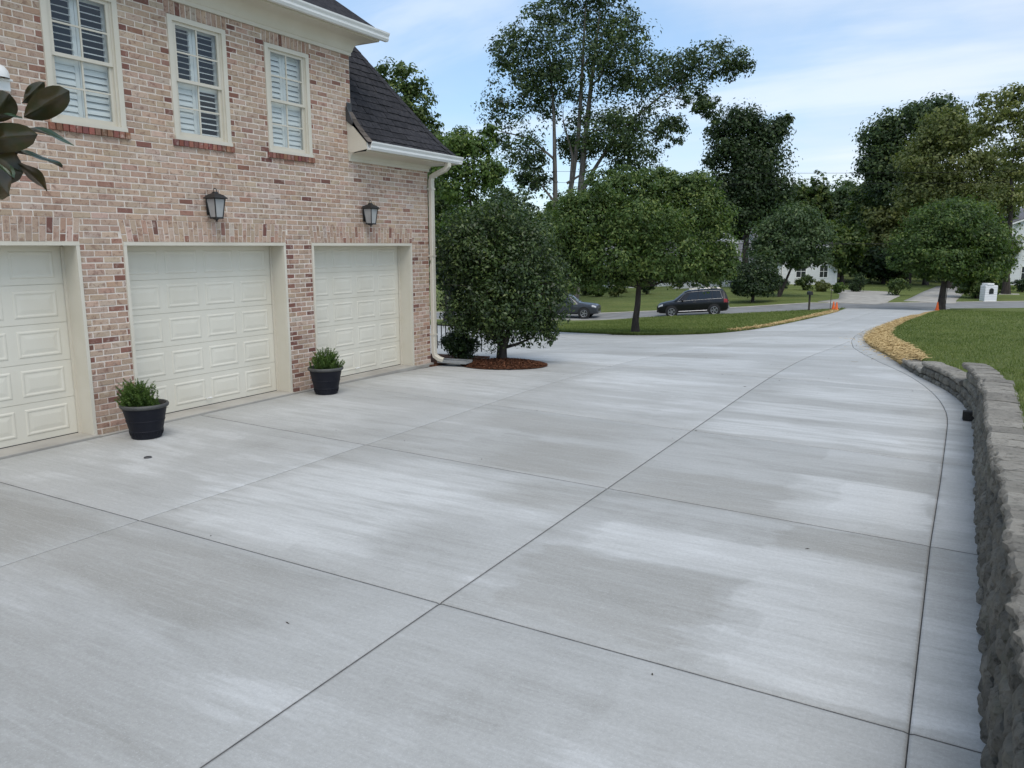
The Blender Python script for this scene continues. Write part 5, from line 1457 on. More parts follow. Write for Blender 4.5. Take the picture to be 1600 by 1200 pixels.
tree('lawn_tree', 'spreading green shade tree with a dark trunk on the grass island by the drive', B_, [(x, y, max(z, 2.15 + .4 * b), a * 1.06, b * 1.10) for x, y, z, a, b in L_] + [(-2.3, -1.3, 4.0, .85, .8), (-2.45, -1.4, 3.0, .75, .8), (-1.9, -1.1, 4.7, .8, .6), (2.5, 1.4, 2.9, .7, .7), (-2.2, -1.2, 2.05, .8, .6), (-2.5, -1.4, 2.6, .6, .6), (1.4, .8, 5.35, .8, .4), (2.45, 1.4, 2.35, .85, .5), (2.75, 1.55, 2.45, .55, .45), (-1.2, -.7, 1.95, .9, .4), (1.6, .9, 2.2, .9, .32), (-.2, -.1, 2.05, .8, .35), (-1.08, -.61, 5.55, .8, .42), (1.77, 1.0, 5.43, .85, .42), (2.58, 1.46, 4.38, .7, .65), (2.7, 1.52, 3.1, .7, .62), (-1.79, -1.0, 4.7, .8, .6), (-2.25, -1.28, 3.6, .75, .72), (-2.35, -1.33, 2.4, .65, .5), (.7, .4, 5.75, .5, .28), (2.3, 1.3, 5.0, .45, .35), (-.5, -.3, 5.85, .4, .25)], 92000, .105, 'leaf_lawn', 81, .135, fork=1.55, per=34, cl=.34, shell=.30, flat=.62, tone0=.50, tsd=.2, droop=.35)
B_, L_ = TD['tall']
S_ = [[(-0.15, 0.0, -0.2, 0.393), (-0.15, 0.0, 1.3, 0.315), (-0.23, -0.08, 7.47, 0.249), (-0.34, -0.15, 12.86, 0.197), (-0.46, -0.15, 16.72, 0.144), (-0.77, -0.31, 21.34, 0.066)], [(0.54, 0.15, -0.2, 0.393), (0.62, 0.23, 3.61, 0.328), (0.65, 0.31, 8.24, 0.275), (1.16, 0.69, 12.09, 0.21), (1.54, 0.93, 15.95, 0.183), (1.77, 1.0, 21.34, 0.144), (2.0, 1.08, 27.51, 0.052)], [(1.39, 0.77, -0.2, 0.446), (1.62, 0.85, 4.38, 0.367), (1.77, 1.0, 10.55, 0.301), (2.08, 1.16, 15.18, 0.236), (2.47, 1.39, 19.8, 0.183), (3.08, 1.7, 25.97, 0.066)], [(1.7, 0.93, 9.93, 0.223), (2.62, 1.54, 12.09, 0.17), (4.62, 2.62, 15.64, 0.131), (8.02, 4.47, 18.88, 0.079), (11.56, 6.48, 21.34, 0.033)], [(0.93, 0.54, 10.86, 0.131), (1.08, 0.62, 13.63, 0.118), (0.31, 0.15, 16.72, 0.066)], [(-0.31, -0.15, 9.47, 0.118), (-1.39, -0.77, 11.01, 0.092), (-2.47, -1.39, 10.55, 0.039)], [(-0.39, -0.15, 13.33, 0.118), (-2.31, -1.39, 15.18, 0.079), (-5.24, -2.93, 15.95, 0.033)], [(0.69, 0.31, 11.17, 0.131), (2.0, 1.08, 12.09, 0.079), (3.39, 1.85, 12.71, 0.039)]]
tree('tall_tree', 'tallest tree, open dark crown on several bare pale stems against the sky', B_, [(x, y, z, a * 1.03, b * 1.1) for x, y, z, a, b in L_], 60000, .265, 'leaf_dark', 91, .40, fork=11.5, stems=S_, bark='bark_pale', per=36, cl=.30, shell=.30, flat=.70, tone0=.45, tsd=.2, twigs=5)
B_, L_ = TD['dark']
tree('dark_tree', 'dark ragged tree with a narrow crown standing right of the tallest tree', B_, [(x, y, z, a * 1.05, b * 1.08) for x, y, z, a, b in L_], 38000, .32, 'leaf_dark', 95, .40, fork=6, per=26, cl=.38, shell=.2, flat=.7, tone0=.30, tsd=.18, twigs=4)
B_, L_ = TD['behind_roof']
tree('tree_behind_roof', 'green tree rising directly behind the sloping shingle roof', B_, L_ + [(x, y, z - 3.5, a * 1.4, b * 1.4) for x, y, z, a, b in L_[3:]], 15000, .21, 'leaf_mid', 101, .3, per=24, cl=.36, shell=.25, tone0=.42)
B_, L_ = TD['pale']
tree('pale_tree', 'lighter yellow green tree between the roof edge and the tallest tree', B_, L_ + [(.1, .05, 5.6, 1.5, .9), (-.6, -.3, 5.0, 1.3, .9), (.9, .5, 6.2, 1.0, .7)], 15000, .18, 'leaf_fresh', 105, .2, per=22, cl=.36, shell=.25, tone0=.42)
B_, L_ = TD['lawn_right']
tree('lawn_tree', 'broad flat green tree on the right lawn beside the orange cone', B_, [(x, y, z, a * 1.05, b * 1.08) for x, y, z, a, b in L_], 36000, .19, 'leaf_lawn', 111, .24, fork=1.6, per=24, cl=.36, shell=.25, tone0=.40, droop=.3, flat=.55)
B_, L_ = TD['airy_small']
tree('small_tree', 'small grey green tree with forked trunks before the white house', B_, L_, 20000, .25, 'leaf_blue', 115, .17, fork=1.0, per=24, cl=.36, shell=.2, tone0=.50, stems=[[(0, 0, -.1, .2), (0, 0, .6, .16), (-.3, -.15, 2.2, .11), (-.7, -.4, 4.2, .06)], [(.1, 0, .2, .15), (.5, .3, 1.6, .11), (1.0, .6, 3.2, .08), (1.4, .8, 5, .04)]])
B_, L_ = TD['dark_shrub']
tree('dogwood_tree', 'low dark rounded tree across the street right of the black car', B_, [(x, y, z, a * 1.05, b * 1.05) for x, y, z, a, b in L_], 12000, .2, 'leaf_dark', 119, .14, fork=.7, per=22, cl=.36, shell=.25, tone0=.26)
B_, L_ = TD['right_dark']
tree('big_tree', 'big dark green tree at the left of the tall right-hand trees', B_, [(x, y, z, a * 1.05, b * 1.08) for x, y, z, a, b in L_], 30000, .42, 'leaf_dark', 123, .45, per=26, cl=.38, shell=.25, tone0=.45)
B_, L_ = TD['right_yellow']
tree('yellow_tree', 'tall yellowish olive tree with a feathery crown at the right', B_, [(x, y, z, a * 1.02, b * 1.06) for x, y, z, a, b in L_], 32000, .36, 'leaf_yellow', 127, .4, per=26, cl=.36, shell=.2, tone0=.42, flat=.5)
B_, L_ = TD['right_airy']
tree('airy_tree', 'tall thin-leaved tree with open branches at the right edge of the picture', B_, L_, 9000, .32, 'leaf_yellow', 131, .3, fork=8, per=20, cl=.40, shell=.2, tone0=.5, flat=.5, bark='bark', twigs=6)
# background trees: x, y, height, crown radius, leaf kind, label
BG = [
    (-30.6, 53.9, 10.6, 2.4, 'leaf_dark', 'dark tree just behind the round evergreen'),
    (-28.1, 54.0, 9.2, 2.0, 'leaf_mid', 'mid green tree at the foot of the tallest tree'),
    (-31.6, 62.6, 8.7, 2.6, 'leaf_dark', 'dark tree behind the parked grey car'),
    (-28.2, 41.5, 10.2, 1.7, 'leaf_dark', 'dark narrow tree behind the downspout corner'),
    (-26.1, 106.4, 10.4, 4.2, 'leaf_blue', 'bluish tree behind the grey roof of the white house'),
    (-24.1, 124.3, 13.2, 4.8, 'leaf_mid', 'green tree in the tree line below the dark ragged tree'),
    (-19.3, 121.3, 15.5, 3.6, 'leaf_mid', 'rounded green tree peaking in the middle of the tree line'),
    (-16.6, 133.7, 14.4, 4.4, 'leaf_blue', 'pale distant tree at the lowest gap of the tree line'),
    (-12.2, 121.8, 13.6, 4.3, 'leaf_mid', 'green tree left of the big dark right-hand tree'),
    (-7.7, 115.2, 10.5, 4.4, 'leaf_yellow', 'olive tree low in front of the big dark tree'),
    (-3.4, 112.6, 10.0, 3.6, 'leaf_yellow', 'olive bushy tree above the broad lawn tree'),
    (-12.6, 106.8, 8.2, 3.2, 'leaf_mid', 'green tree over the dark hollow beside the white house'),
    (-8.3, 113.3, 6.6, 4.6, 'leaf_dark', 'very dark low tree at the end of the opposite drive'),
    (3.2, 121.4, 9.2, 4.2, 'leaf_mid', 'green tree left of the white gable at the right edge'),
    (11.3, 131.7, 12.4, 4.6, 'leaf_dark', 'dark tree behind the white gable at the right edge'),
    (-41.5, 101, 10.4, 5.6, 'leaf_dark', 'dark tree behind the white house at its left end'),
    (-36.0, 112.3, 11.6, 6.0, 'leaf_dark', 'dark tree behind the middle of the white house'),
    (-44.0, 84.6, 8.6, 4.6, 'leaf_dark', 'dark tree above the hedge left of the white house'),
    (-29.6, 117.1, 10.4, 4.6, 'leaf_blue', 'bluish tree behind the white house roof ridge'),
    (-1.0, 126, 8.6, 5.0, 'leaf_dark', 'dark tree at the end of the right opposite drive'),
    (1.9, 84.5, 7.0, 2.6, 'leaf_mid', 'green tree with a thick trunk beside the white brick mailbox'),
    (-14.8, 114, 8.0, 4.0, 'leaf_dark', 'dark tree in the hollow behind the tall gable corner'),
    (-35.5, 62.8, 11.6, 3.0, 'leaf_mid', 'green tree filling the gap left of the pale bare stems'),
    (-33.7, 67.8, 11.2, 2.8, 'leaf_fresh', 'light green tree low behind the pale bare stems'),
    (-36.3, 60.2, 10.5, 2.6, 'leaf_dark', 'dark tree showing over the top of the round evergreen'),
    (-37.0, 74.5, 5.2, 2.3, 'leaf_mid', 'small tree across the street above the grey car'),
]
for i, (x, y, ht, rd, lm, lab) in enumerate(BG):
    g = np.random.default_rng(500 + i); cz = ht * .58; rz = ht * .42
    if ht < 8: cz, rz = ht * .54, ht * .46
    lb = auto_lobes(g, (0, 0), cz, rd * .88, rz, 15, .50)
    far = math.hypot(x, y)
    tree('background_tree', lab, (x, y), lb, int(13000 * min(1.5, max(.8, rd * ht / 35))), .0042 * far, lm, 600 + 7 * i, .16 + ht * .014, group='trees across the street', per=24, cl=.38, shell=.3, tone0=.52 if lm != 'leaf_dark' else .36, twigs=2)
# the wood behind everything
g = np.random.default_rng(777); lobes = []
for t in np.linspace(0, 1, 70):
    ang = R(29.567) + R(38) - R(86) * t; dist = 150 + g.normal(0, 6)
    x, y = -math.sin(ang) * dist, math.cos(ang) * dist
    ht = 14.2 + 1.6 * math.sin(9 * t) + g.normal(0, 1.2)
    for zc in (.18, .5, .82): lobes.append((x + g.normal(0, 2), y + g.normal(0, 2), hz(x, y) + ht * zc, g.uniform(3.2, 4.8), ht * .25))
w = crown('wood', lobes, 90000, .60, 'leaf_mid', None, 778, cl=.42, shell=.2, per=26, tone0=.36)
tag(w, 'distant wood closing the view behind the houses', 'wood', kind='stuff')

# shrubs and hedges across the street
SH = [(-4.9, 84.7, 1.35, 1.05, 'leaf_mid', 'rounded green shrub between the two opposite drives'),
      (-12.0, 86.5, 1.1, .75, 'leaf_yellow', 'yellowish shrub at the corner of the white house'),
      (-10.3, 84.5, .9, .6, 'leaf_fresh', 'light green low shrub beside the left opposite drive'),
      (-14.0, 88, 1.2, .9, 'leaf_mid', 'green shrub under the forked grey green tree'),
      (-8.9, 89, 1.3, 1.1, 'leaf_dark', 'dark reddish shrub at the far side of the left opposite drive'),
      (2.4, 96.2, 1.0, .62, 'leaf_yellow', 'yellow green ball shrub behind the white brick mailbox'),
      (4.2, 98.2, 1.2, .75, 'leaf_fresh', 'light green shrub right of the yellow ball shrub'),
      (6.2, 100.5, 1.3, .85, 'leaf_dark', 'dark low shrub at the right edge below the white gable'),
      (1.6, 101.5, 1.2, 1.3, 'leaf_dark', 'dark shrub behind the yellow ball shrub'),
      (-33.0, 76.5, 1.2, .75, 'leaf_fresh', 'yellow green low shrub left of the island tree trunk'),
      (-30.5, 76.0, 1.1, .6, 'leaf_yellow', 'yellowish low shrub just left of the island tree trunk'),
      (-35.5, 79.0, 1.7, 1.3, 'leaf_dark', 'dark shrub above the grey car'),
      (-28.4, 79.0, 1.3, 1.0, 'leaf_dark', 'dark rounded shrub behind the island tree trunk'),
      (-32.4, 82.0, 1.8, 1.6, 'leaf_dark', 'tall dark hedge shrub behind the yellow green shrubs'),
      (-39.5, 78.5, 1.8, 1.7, 'leaf_dark', 'dark shrub behind the grey car at the evergreen edge'),
      (-18.6, 84.0, 1.3, .8, 'leaf_mid', 'green shrub behind the black car'),
      (-16.5, 86.5, 1.4, .9, 'leaf_dark', 'dark shrub right of the black car against the white house')]
for i, (x, y, rx, rz, m_, lab) in enumerate(SH):
    shrub('shrub', lab, (x, y), rx, rz, 3600, .14, m_, 900 + 5 * i, group='shrubs across the street', k=8, tone0=.42 if m_ != 'leaf_dark' else .25)
for i in range(5):                    # clipped balls along the white porch
    shrub('box_ball', ['first', 'second', 'third', 'fourth', 'fifth'][i] + ' from the left of the small dark clipped balls under the white porch', (-27.2 + 1.35 * i, 86.0 + .85 * i), .42, .36, 700, .12, 'leaf_dark', 990 + 3 * i, group='clipped balls under the white porch', k=5, tone0=.2)
# ------------------------------------------------------------------ cars
def car(name, paint, style):
    """local X forward, Y left, Z up from the road; built from lofted sections"""
    root = empty(name)
    if style == 'suv':
        L, W, Ht = 5.10, .97, 1.80
        #     x      zb   zmid belt  roof  wr    w
        ST = [(-2.52, .52, .80, 1.00, 1.04, .70, .80), (-2.46, .36, .80, 1.06, 1.20, .72, .90), (-2.36, .30, .80, 1.10, 1.50, .70, .94), (-2.16, .28, .80, 1.12, 1.72, .70, .96), (-1.7, .27, .80, 1.12, 1.79, .70, .97), (-.6, .26, .80, 1.09, 1.80, .71, .97),
              (.25, .26, .80, 1.07, 1.76, .70, .97), (.55, .26, .80, 1.06, 1.67, .69, .97), (1.15, .26, .80, 1.05, 1.24, .72, .96), (1.35, .26, .80, 1.03, 1.10, .74, .96), (1.95, .27, .78, .96, 1.02, .72, .94), (2.35, .30, .72, .86, .93, .66, .88), (2.50, .36, .66, .76, .82, .58, .78), (2.56, .42, .60, .66, .72, .5, .66)]
        ax_f, ax_r, tr = 1.52, -1.50, .375
        wins = [(-2.05, -1.42), (-1.36, -.42), (-.36, .52)]
        ws = (.58, 1.18); rwn = (-2.47, -2.20); hoodx = 1.35
    else:
        L, W, Ht = 5.0, .95, 1.75
        ST = [(-2.50, .55, .80, .95, 1.00, .70, .80), (-2.44, .36, .82, 1.04, 1.16, .72, .90), (-2.32, .32, .82, 1.08, 1.46, .70, .93), (-2.10, .30, .82, 1.08, 1.66, .70, .95), (-1.5, .30, .82, 1.08, 1.74, .70, .95), (-.4, .30, .82, 1.07, 1.75, .71, .95),
              (.20, .30, .82, 1.06, 1.73, .70, .95), (.42, .30, .82, 1.06, 1.66, .69, .95), (.98, .30, .82, 1.06, 1.24, .74, .95), (1.10, .30, .82, 1.05, 1.16, .78, .95), (1.9, .32, .82, 1.03, 1.10, .78, .94), (2.30, .34, .78, .98, 1.04, .76, .91), (2.46, .38, .74, .90, .96, .70, .86), (2.52, .44, .66, .76, .82, .62, .76)]
        ax_f, ax_r, tr = 1.50, -1.45, .39
        wins = [(-2.0, -1.35), (-1.30, -.38), (-.32, .40)]
        ws = (.46, .98); rwn = (-2.44, -2.14); hoodx = 1.10
    ST = sorted(ST); A = np.array(ST)
    def sec(x):
        zb, zm, be, ro, wr, w_ = [np.interp(x, A[:, 0], A[:, k_]) for k_ in range(1, 7)]
        return [(0, zb), (w_ * .80, zb), (w_ * .95, zb + .10), (w_, zm), (w_ * .985, be - .07), (w_ * .955, be), (wr + .02, ro - .07), (wr * .86, ro - .012), (wr * .5, ro + .015), (0, ro + .022)]
    def surf(x, k_, off=0.0, side=1):
        s_ = sec(x); i0 = int(min(k_, len(s_) - 2)); t = k_ - i0
        p = [s_[i0][q] + (s_[i0 + 1][q] - s_[i0][q]) * t for q in (0, 1)]
        d = (s_[i0 + 1][0] - s_[i0][0], s_[i0 + 1][1] - s_[i0][1]); l = math.hypot(*d) + 1e-9
        n_ = (d[1] / l, -d[0] / l)
        return (x, side * (p[0] + n_[0] * off), p[1] + n_[1] * off)
    xs = np.unique(np.concatenate([A[:, 0], np.linspace(A[0, 0], A[-1, 0], 40)]))
    b = MB(); m = 10; full = 2 * m - 2
    for x in xs:
        s_ = sec(x); ring = [(x, y, z) for y, z in s_] + [(x, -y, z) for y, z in s_[-2:0:-1]]
        b.v += ring
    for i in range(len(xs) - 1):
        for k_ in range(full):
            a0, a1 = i * full + k_, i * full + (k_ + 1) % full; b.f.append((a0, a1, a1 + full, a0 + full))
    b.f.append(tuple(range(full))); b.f.append(tuple((len(xs) - 1) * full + k_ for k_ in range(full)))
    smooth_angle(b.obj('body', paint, root), 32)
    def pane(nm, x0, x1, k0, k1, mat, off=.006, skew0=0, skew1=0, sides=(1, -1), n=6):
        for sd in sides:
            p = MB()
            for i in range(n + 1):
                for j in range(4):
                    kk = k0 + (k1 - k0) * j / 3; tx = i / n
                    x = (x0 + skew0 * j / 3) * (1 - tx) + (x1 + skew1 * j / 3) * tx
                    p.v.append(surf(x, kk, off, sd))
            for i in range(n):
                for j in range(3): a = i * 4 + j; p.f.append((a, a + 4, a + 5, a + 1))
            p.obj(nm, mat, root, smooth=True)
    for i, (a, c) in enumerate(wins):
        pane('side_window', a, c, 5.10, 5.90, 'car_glass', .006, .12 if i == 0 else .0, -.42 if i == 2 else 0)
    # bright strip round the side glass
    for sd in (1, -1):
        pts = [surf(x, 5.05, .012, sd) for x in np.linspace(wins[0][0] - .05, wins[2][1] + .55, 12)]
        top = [surf(x, 5.95, .012, sd) for x in np.linspace(wins[0][0] + .10, wins[2][1] + .05, 12)]
        MB().tube(pts, .010, 5).obj('window_trim', 'alloy', root); MB().tube([pts[0], top[0]] + top[1:] + [pts[-1]], .009, 5).obj('window_trim', 'alloy', root)
        MB().tube([(x, sd * (.62), np.interp(x, A[:, 0], A[:, 4]) + .055) for x in np.linspace(-2.0, .2, 8)], .022, 6).obj('roof_rail', 'chrome' if style == 'suv' else 'black_metal', root)
        for hx in (-1.25, -.25):
            MB().tube([surf(hx, 3.8, .03, sd), surf(hx + .2, 3.8, .03, sd)], .016, 5).obj('door_handle', paint, root)
        for gx_ in (-1.39, -.39, .62):     # door shut lines
            MB().tube([surf(gx_, kk, .001, sd) for kk in (2.1, 2.6, 3.0, 3.5, 4.0, 4.9)], .006, 4).obj('shut_line', 'rubber', root)
        mm = MB().lathe([(.001, -.11), (.06, -.10), (.085, -.03), (.085, .05), (.06, .09), (.001, .10)], 10).obj('mirror', paint, root, smooth=True)
        mm.location = (wins[2][1] + .22, sd * 1.03, 1.15); mm.scale = (.8, 1.3, .8)
        MB().tube([surf(x, 2.05, .012, sd) for x in np.linspace(ax_r + .5, ax_f - .5, 6)], .035, 6).obj('side_step', 'alloy' if style == 'suv' else 'rubber', root)
    pane('windshield', *ws, 6.25, 9.0, 'car_glass', .006)
    pane('rear_window', *rwn, 6.25, 9.0, 'car_glass', .006)
    xf, xr = A[-1, 0], A[0, 0]
    b = MB(); b.box(xf - .22, xf + .03, -.62, .62, .36, .50); bevel(b.obj('front_bumper', 'rubber' if style == 'suv' else 'chrome', root), .03, 2)
    gr = MB(); gr.box(xf - .06, xf + .012, -.42, .42, .55, .74); grille = gr.obj('grille', 'rubber', root)
    for z in (.58, .64, .70): MB().box(xf + .012, xf + .022, -.40, .40, z, z + .018).obj('bar', 'chrome', grille)
    b = MB(); b.box(xr - .06, xr + .14, -.80, .80, .44, .60); bevel(b.obj('rear_bumper', 'alloy' if style == 'suv' else 'rubber', root), .03, 2)
    MB().box(xr - .075, xr - .06, -.16, .16, .74, .84).obj('licence_plate', 'white_paint', root)
    pane('headlight', xf - .42, xf - .10, 3.6, 5.1, 'lamp_clear', .012, n=4)
    pane('taillight', xr + .03, xr + .34, 3.3, 5.0, 'tail_red', .012, n=4)
    wh = None
    for ax in (ax_f, ax_r):
        for sd in (1, -1):
            yw = W - .11
            ar = MB(); ar.lathe([(.001, 0), (tr + .065, 0), (tr + .075, .008), (tr + .075, -.25), (.001, -.25)], 28); o = ar.obj('wheel_arch', 'rubber', root)
            o.location = (ax, sd * (W + .004), tr + .03); o.rotation_euler.x = -sd * math.pi / 2
            w_ = empty('wheel'); w_.parent = root; w_.location = (ax, sd * (W + .012), tr); w_.rotation_euler.x = -sd * math.pi / 2
            ty = MB().lathe([(tr - .12, .004), (tr - .10, .016), (tr - .03, .018), (tr - .005, .006), (tr, -.02), (tr, -.20), (tr - .02, -.22), (tr - .12, -.22)], 32).obj('tyre', 'rubber', w_, smooth=True)
            rm = MB().lathe([(tr - .118, .010), (tr - .13, .014), (tr - .145, .006), (tr - .15, -.03), (.06, -.05), (.001, -.05)], 32)
            for k_ in range(5):
                for dd in (-.13, .13):
                    a = 2 * math.pi * k_ / 5 + dd; ca, sa = math.cos(a), math.sin(a)
                    rm.add([(.05 * ca - .02 * sa, .05 * sa + .02 * ca, .004), (.05 * ca + .02 * sa, .05 * sa - .02 * ca, .004), ((tr - .135) * ca + .014 * sa, (tr - .135) * sa - .014 * ca, .008), ((tr - .135) * ca - .014 * sa, (tr - .135) * sa + .014 * ca, .008)], [(0, 1, 2, 3)])
            rm.lathe([(.055, .0), (.05, .012), (.001, .014)], 12); rm.obj('rim', 'alloy', w_)
    return root
def road_z(x, y):
    v = (y - float(street_n(x))) / max(.1, float(street_f(x) - street_n(x)))
    return hz(x, y) - .02 + .05 * math.sin(math.pi * min(1, max(0, v)))
c1 = car('parked_car', 'car_black', 'suv'); cxx, cyy = -16.75, 56.6
sl = math.atan2(float(street_n(cxx + 2)) - float(street_n(cxx - 2)), 4.0)
c1.scale = (1, 1, 1.06); c1.location = (cxx, cyy, road_z(cxx, cyy) + .0); c1.rotation_euler = (0, 0, sl + math.pi)
zf, zr = road_z(cxx - 1.5 * math.cos(sl), cyy - 1.5 * math.sin(sl)), road_z(cxx + 1.5 * math.cos(sl), cyy + 1.5 * math.sin(sl))
c1.rotation_euler = (0, math.atan2(zr - zf, 3.0), sl + math.pi)
tag(c1, 'long black sport utility car on the street behind the island tree', 'car', 'cars on the street')
c2 = car('parked_car', 'car_grey', 'wagon'); cxx, cyy = -26.1, 54.7
sl = math.atan2(float(street_n(cxx + 2)) - float(street_n(cxx - 2)), 4.0)
zf, zr = road_z(cxx + 1.5 * math.cos(sl), cyy + 1.5 * math.sin(sl)), road_z(cxx - 1.5 * math.cos(sl), cyy - 1.5 * math.sin(sl))
c2.location = (cxx, cyy, road_z(cxx, cyy)); c2.rotation_euler = (0, -math.atan2(zf - zr, 3.0), sl - .12)
tag(c2, 'dark grey car nosing out from behind the round evergreen tree', 'car', 'cars on the street')

# ------------------------------------------------------------------ houses across the street
def far_house(name, label, loc, rz, W, D, H1, pitch, wins, doors, gable_front=False, chimney=False, overhang=.5):
    """local X along the front, front face at Y=0 looking to -Y"""
    root = tag(empty(name, loc, rz), label, 'house')
    w = MB(); rise = (D / 2 if not gable_front else W / 2) * pitch
    w.box(-W / 2, W / 2, 0, D, -.5, H1)
    if gable_front: w.poly_prism([(-W / 2, H1), (W / 2, H1), (0, H1 + rise)], 'y', 0.001, D - .001)
    else: w.poly_prism([(0.001, H1), (D - .001, H1), (D / 2, H1 + rise)], 'x', -W / 2 + .001, W / 2 - .001)
    wall_ = w.obj('wall', 'siding', root)
    n_ = int(H1 / .42)
    for k_ in range(n_): MB().box(-W / 2 - .012, W / 2 + .012, -.02, .0, k_ * .42, k_ * .42 + .40).obj('siding_board', 'siding', wall_)
    r_ = MB(); t = .16
    if gable_front:
        for s_ in (1, -1):
            e = W / 2 + overhang; r_.poly_prism([(0, H1 + rise), (s_ * e, H1 - overhang * pitch), (s_ * e, H1 - overhang * pitch + t), (0, H1 + rise + t)], 'y', -overhang, D + overhang)
    else:
        for s_ in (1, -1):
            c = D / 2; e = D / 2 + overhang; r_.poly_prism([(c, H1 + rise), (c + s_ * e, H1 - overhang * pitch), (c + s_ * e, H1 - overhang * pitch + t), (c, H1 + rise + t)], 'x', -W / 2 - overhang, W / 2 + overhang)
    rf = r_.obj('roof', 'far_roof', root)
    if chimney:
        MB().box(W * .2, W * .2 + .9, D / 2 - .4, D / 2 + .4, H1 + rise * .5, H1 + rise + 1.0).obj('chimney', 'siding', rf)
    if gable_front:
        for s_ in (1, -1):
            e = W / 2 + overhang
            MB().poly_prism([(0, H1 + rise - .18), (s_ * e, H1 - overhang * pitch - .18), (s_ * e, H1 - overhang * pitch - .003), (0, H1 + rise - .003)], 'y', -overhang - .03, -overhang + .04).obj('barge_board', 'white_paint', rf)
    else:
        MB().box(-W / 2 - overhang, W / 2 + overhang, -overhang - .06, -overhang + .002, H1 - overhang * pitch - .08, H1 - overhang * pitch + .12).obj('fascia', 'white_paint', rf)
    for s_ in (-1, 1): MB().box(s_ * W / 2 - .12, s_ * W / 2 + .12, -.05, .1, -.4, H1).obj('corner_board', 'white_paint', root)
    for (x, z, ww, hh) in wins:
        f = MB(); f.box(x - ww / 2 - .1, x + ww / 2 + .1, -.06, -.021, z - .1, z + hh + .1); wn_ = f.obj('window', 'white_paint', root)
        nx = 2 if ww < 1.3 else 3
        for i in range(nx):
            for j in range(2):
                px, pz = x - ww / 2 + ww * i / nx + .03, z + hh * j / 2 + .03
                MB().box(px, px + ww / nx - .06, -.066, -.061, pz, pz + hh / 2 - .06).obj('pane', 'far_pane', wn_)
    for (x, ww, hh) in doors:
        d_ = MB().box(x - ww / 2, x + ww / 2, -.06, -.021, .1, .1 + hh).obj('door', 'trim', root)
        for j in range(4): MB().box(x - ww / 2 + .1, x + ww / 2 - .1, -.075, -.061, .2 + hh * j / 4, .1 + hh * (j + 1) / 4 - .05).obj('panel', 'white_paint', d_)
    return root
# local frame: front faces the street, so towards the camera
fh = far_house('white_house', 'long low white house with grey roof behind the trees across the street', (-27.6, 93.6, hz(-27, 93)), R(29.5), 20.5, 8, 3.0, .55,
          [(-7.5, .9, 1.1, 1.5), (-4.6, .9, 1.1, 1.5), (-1.2, .9, 1.8, 1.5), (2.6, .9, 1.1, 1.5), (5.4, .9, 1.1, 1.5)], [(.9, 1.0, 2.1)], chimney=True)
dmr = MB(); 
for xx_ in (4.4,):
    dmr.box(xx_ - .9, xx_ + .9, 1.0, 3.6, 3.3, 5.0); dmr.poly_prism([(xx_ - 1.1, 4.9), (xx_ + 1.1, 4.9), (xx_, 5.9)], 'y', .9, 3.8)
dmo = dmr.obj('dormer', 'siding', fh)
dw = MB().box(3.9, 4.9, .93, .99, 3.7, 4.7).obj('window', 'white_paint', dmo)
for i in (0, 1): MB().box(3.97 + i * .45, 4.37 + i * .45, .915, .929, 3.78, 4.62).obj('pane', 'far_pane', dmo)
far_house('gable_house', 'white gabled wing with a tall corner board left of the dark hollow', (-17.3, 102.6, hz(-17, 102)), R(29.5), 9.6, 8, 4.9, .5,
          [(-2.6, .9, 1.2, 1.5), (.4, .9, 1.2, 1.5), (3.2, .9, 1.0, 1.5), (0, 3.4, 1.0, 1.3)], [], gable_front=False)
far_house('white_gable_house', 'tall white sided gable house at the right edge of the picture', (10.9, 122.0, hz(9, 120)), R(25), 11.5, 9, 8.0, .35,
          [(-3.6, .8, 1.1, 1.6), (-.6, .8, 1.1, 1.6), (-2.2, 4.2, 1.1, 1.6), (2.5, 4.2, 1.1, 1.6)], [(2.6, 2.6, 2.2)], gable_front=True)
# low white porch wall with posts in front of the long house
pw_ = tag(empty('porch_wall', (-24.9, 88.2, hz(-25, 88)), R(31)), 'low white panelled porch wall glimpsed under the island tree', 'wall')
MB().box(-3.6, 3.6, 0, .2, -.2, 1.05).obj('panel_wall', 'white_paint', pw_); MB().box(-3.7, 3.7, -.05, .25, 1.05, 1.15).obj('coping', 'trim', pw_)
for i in range(7): MB().box(-3.6 + i * 1.17, -3.42 + i * 1.17, -.03, -.001, -.2, 1.04).obj('post', 'white_paint', pw_)

# ------------------------------------------------------------------ street furniture
mbx = tag(empty('brick_mailbox', (2.55, 80.9, hz(2.55, 80.9)), R(32)), 'white painted brick mailbox pillar across the street at the right', 'mailbox')
bv = MB().box(-.56, .56, -.36, .36, -.2, 1.40); bevel(bv.obj('pillar', 'white_paint', mbx), .03, 2)
for z in np.arange(.0, 1.35, .2): MB().box(-.565, .565, -.365, .365, z, z + .012).obj('joint', 'grey_plastic', mbx)
cp = MB().box(-.44, .20, -.40, .40, 1.40, 1.58); bevel(cp.obj('cap', 'white_paint', mbx), .05, 2)
ah = MB(); ah.poly_prism([(-.2, .66), (.2, .66), (.2, .98)] + [(.2 * math.cos(t), .98 + .18 * math.sin(t)) for t in np.linspace(.2, math.pi - .2, 8)] + [(-.2, .98)], 'y', -.385, -.34); ah.obj('box_door', 'far_pane', mbx)
pm_ = tag(empty('post_mailbox', (-8.75, 57.2, hz(-8.75, 57.2)), R(30)), 'dark mailbox on a post left of the driveway mouth', 'mailbox')
MB().box(-.05, .05, -.05, .05, -.1, 1.15).obj('post', 'bark', pm_)
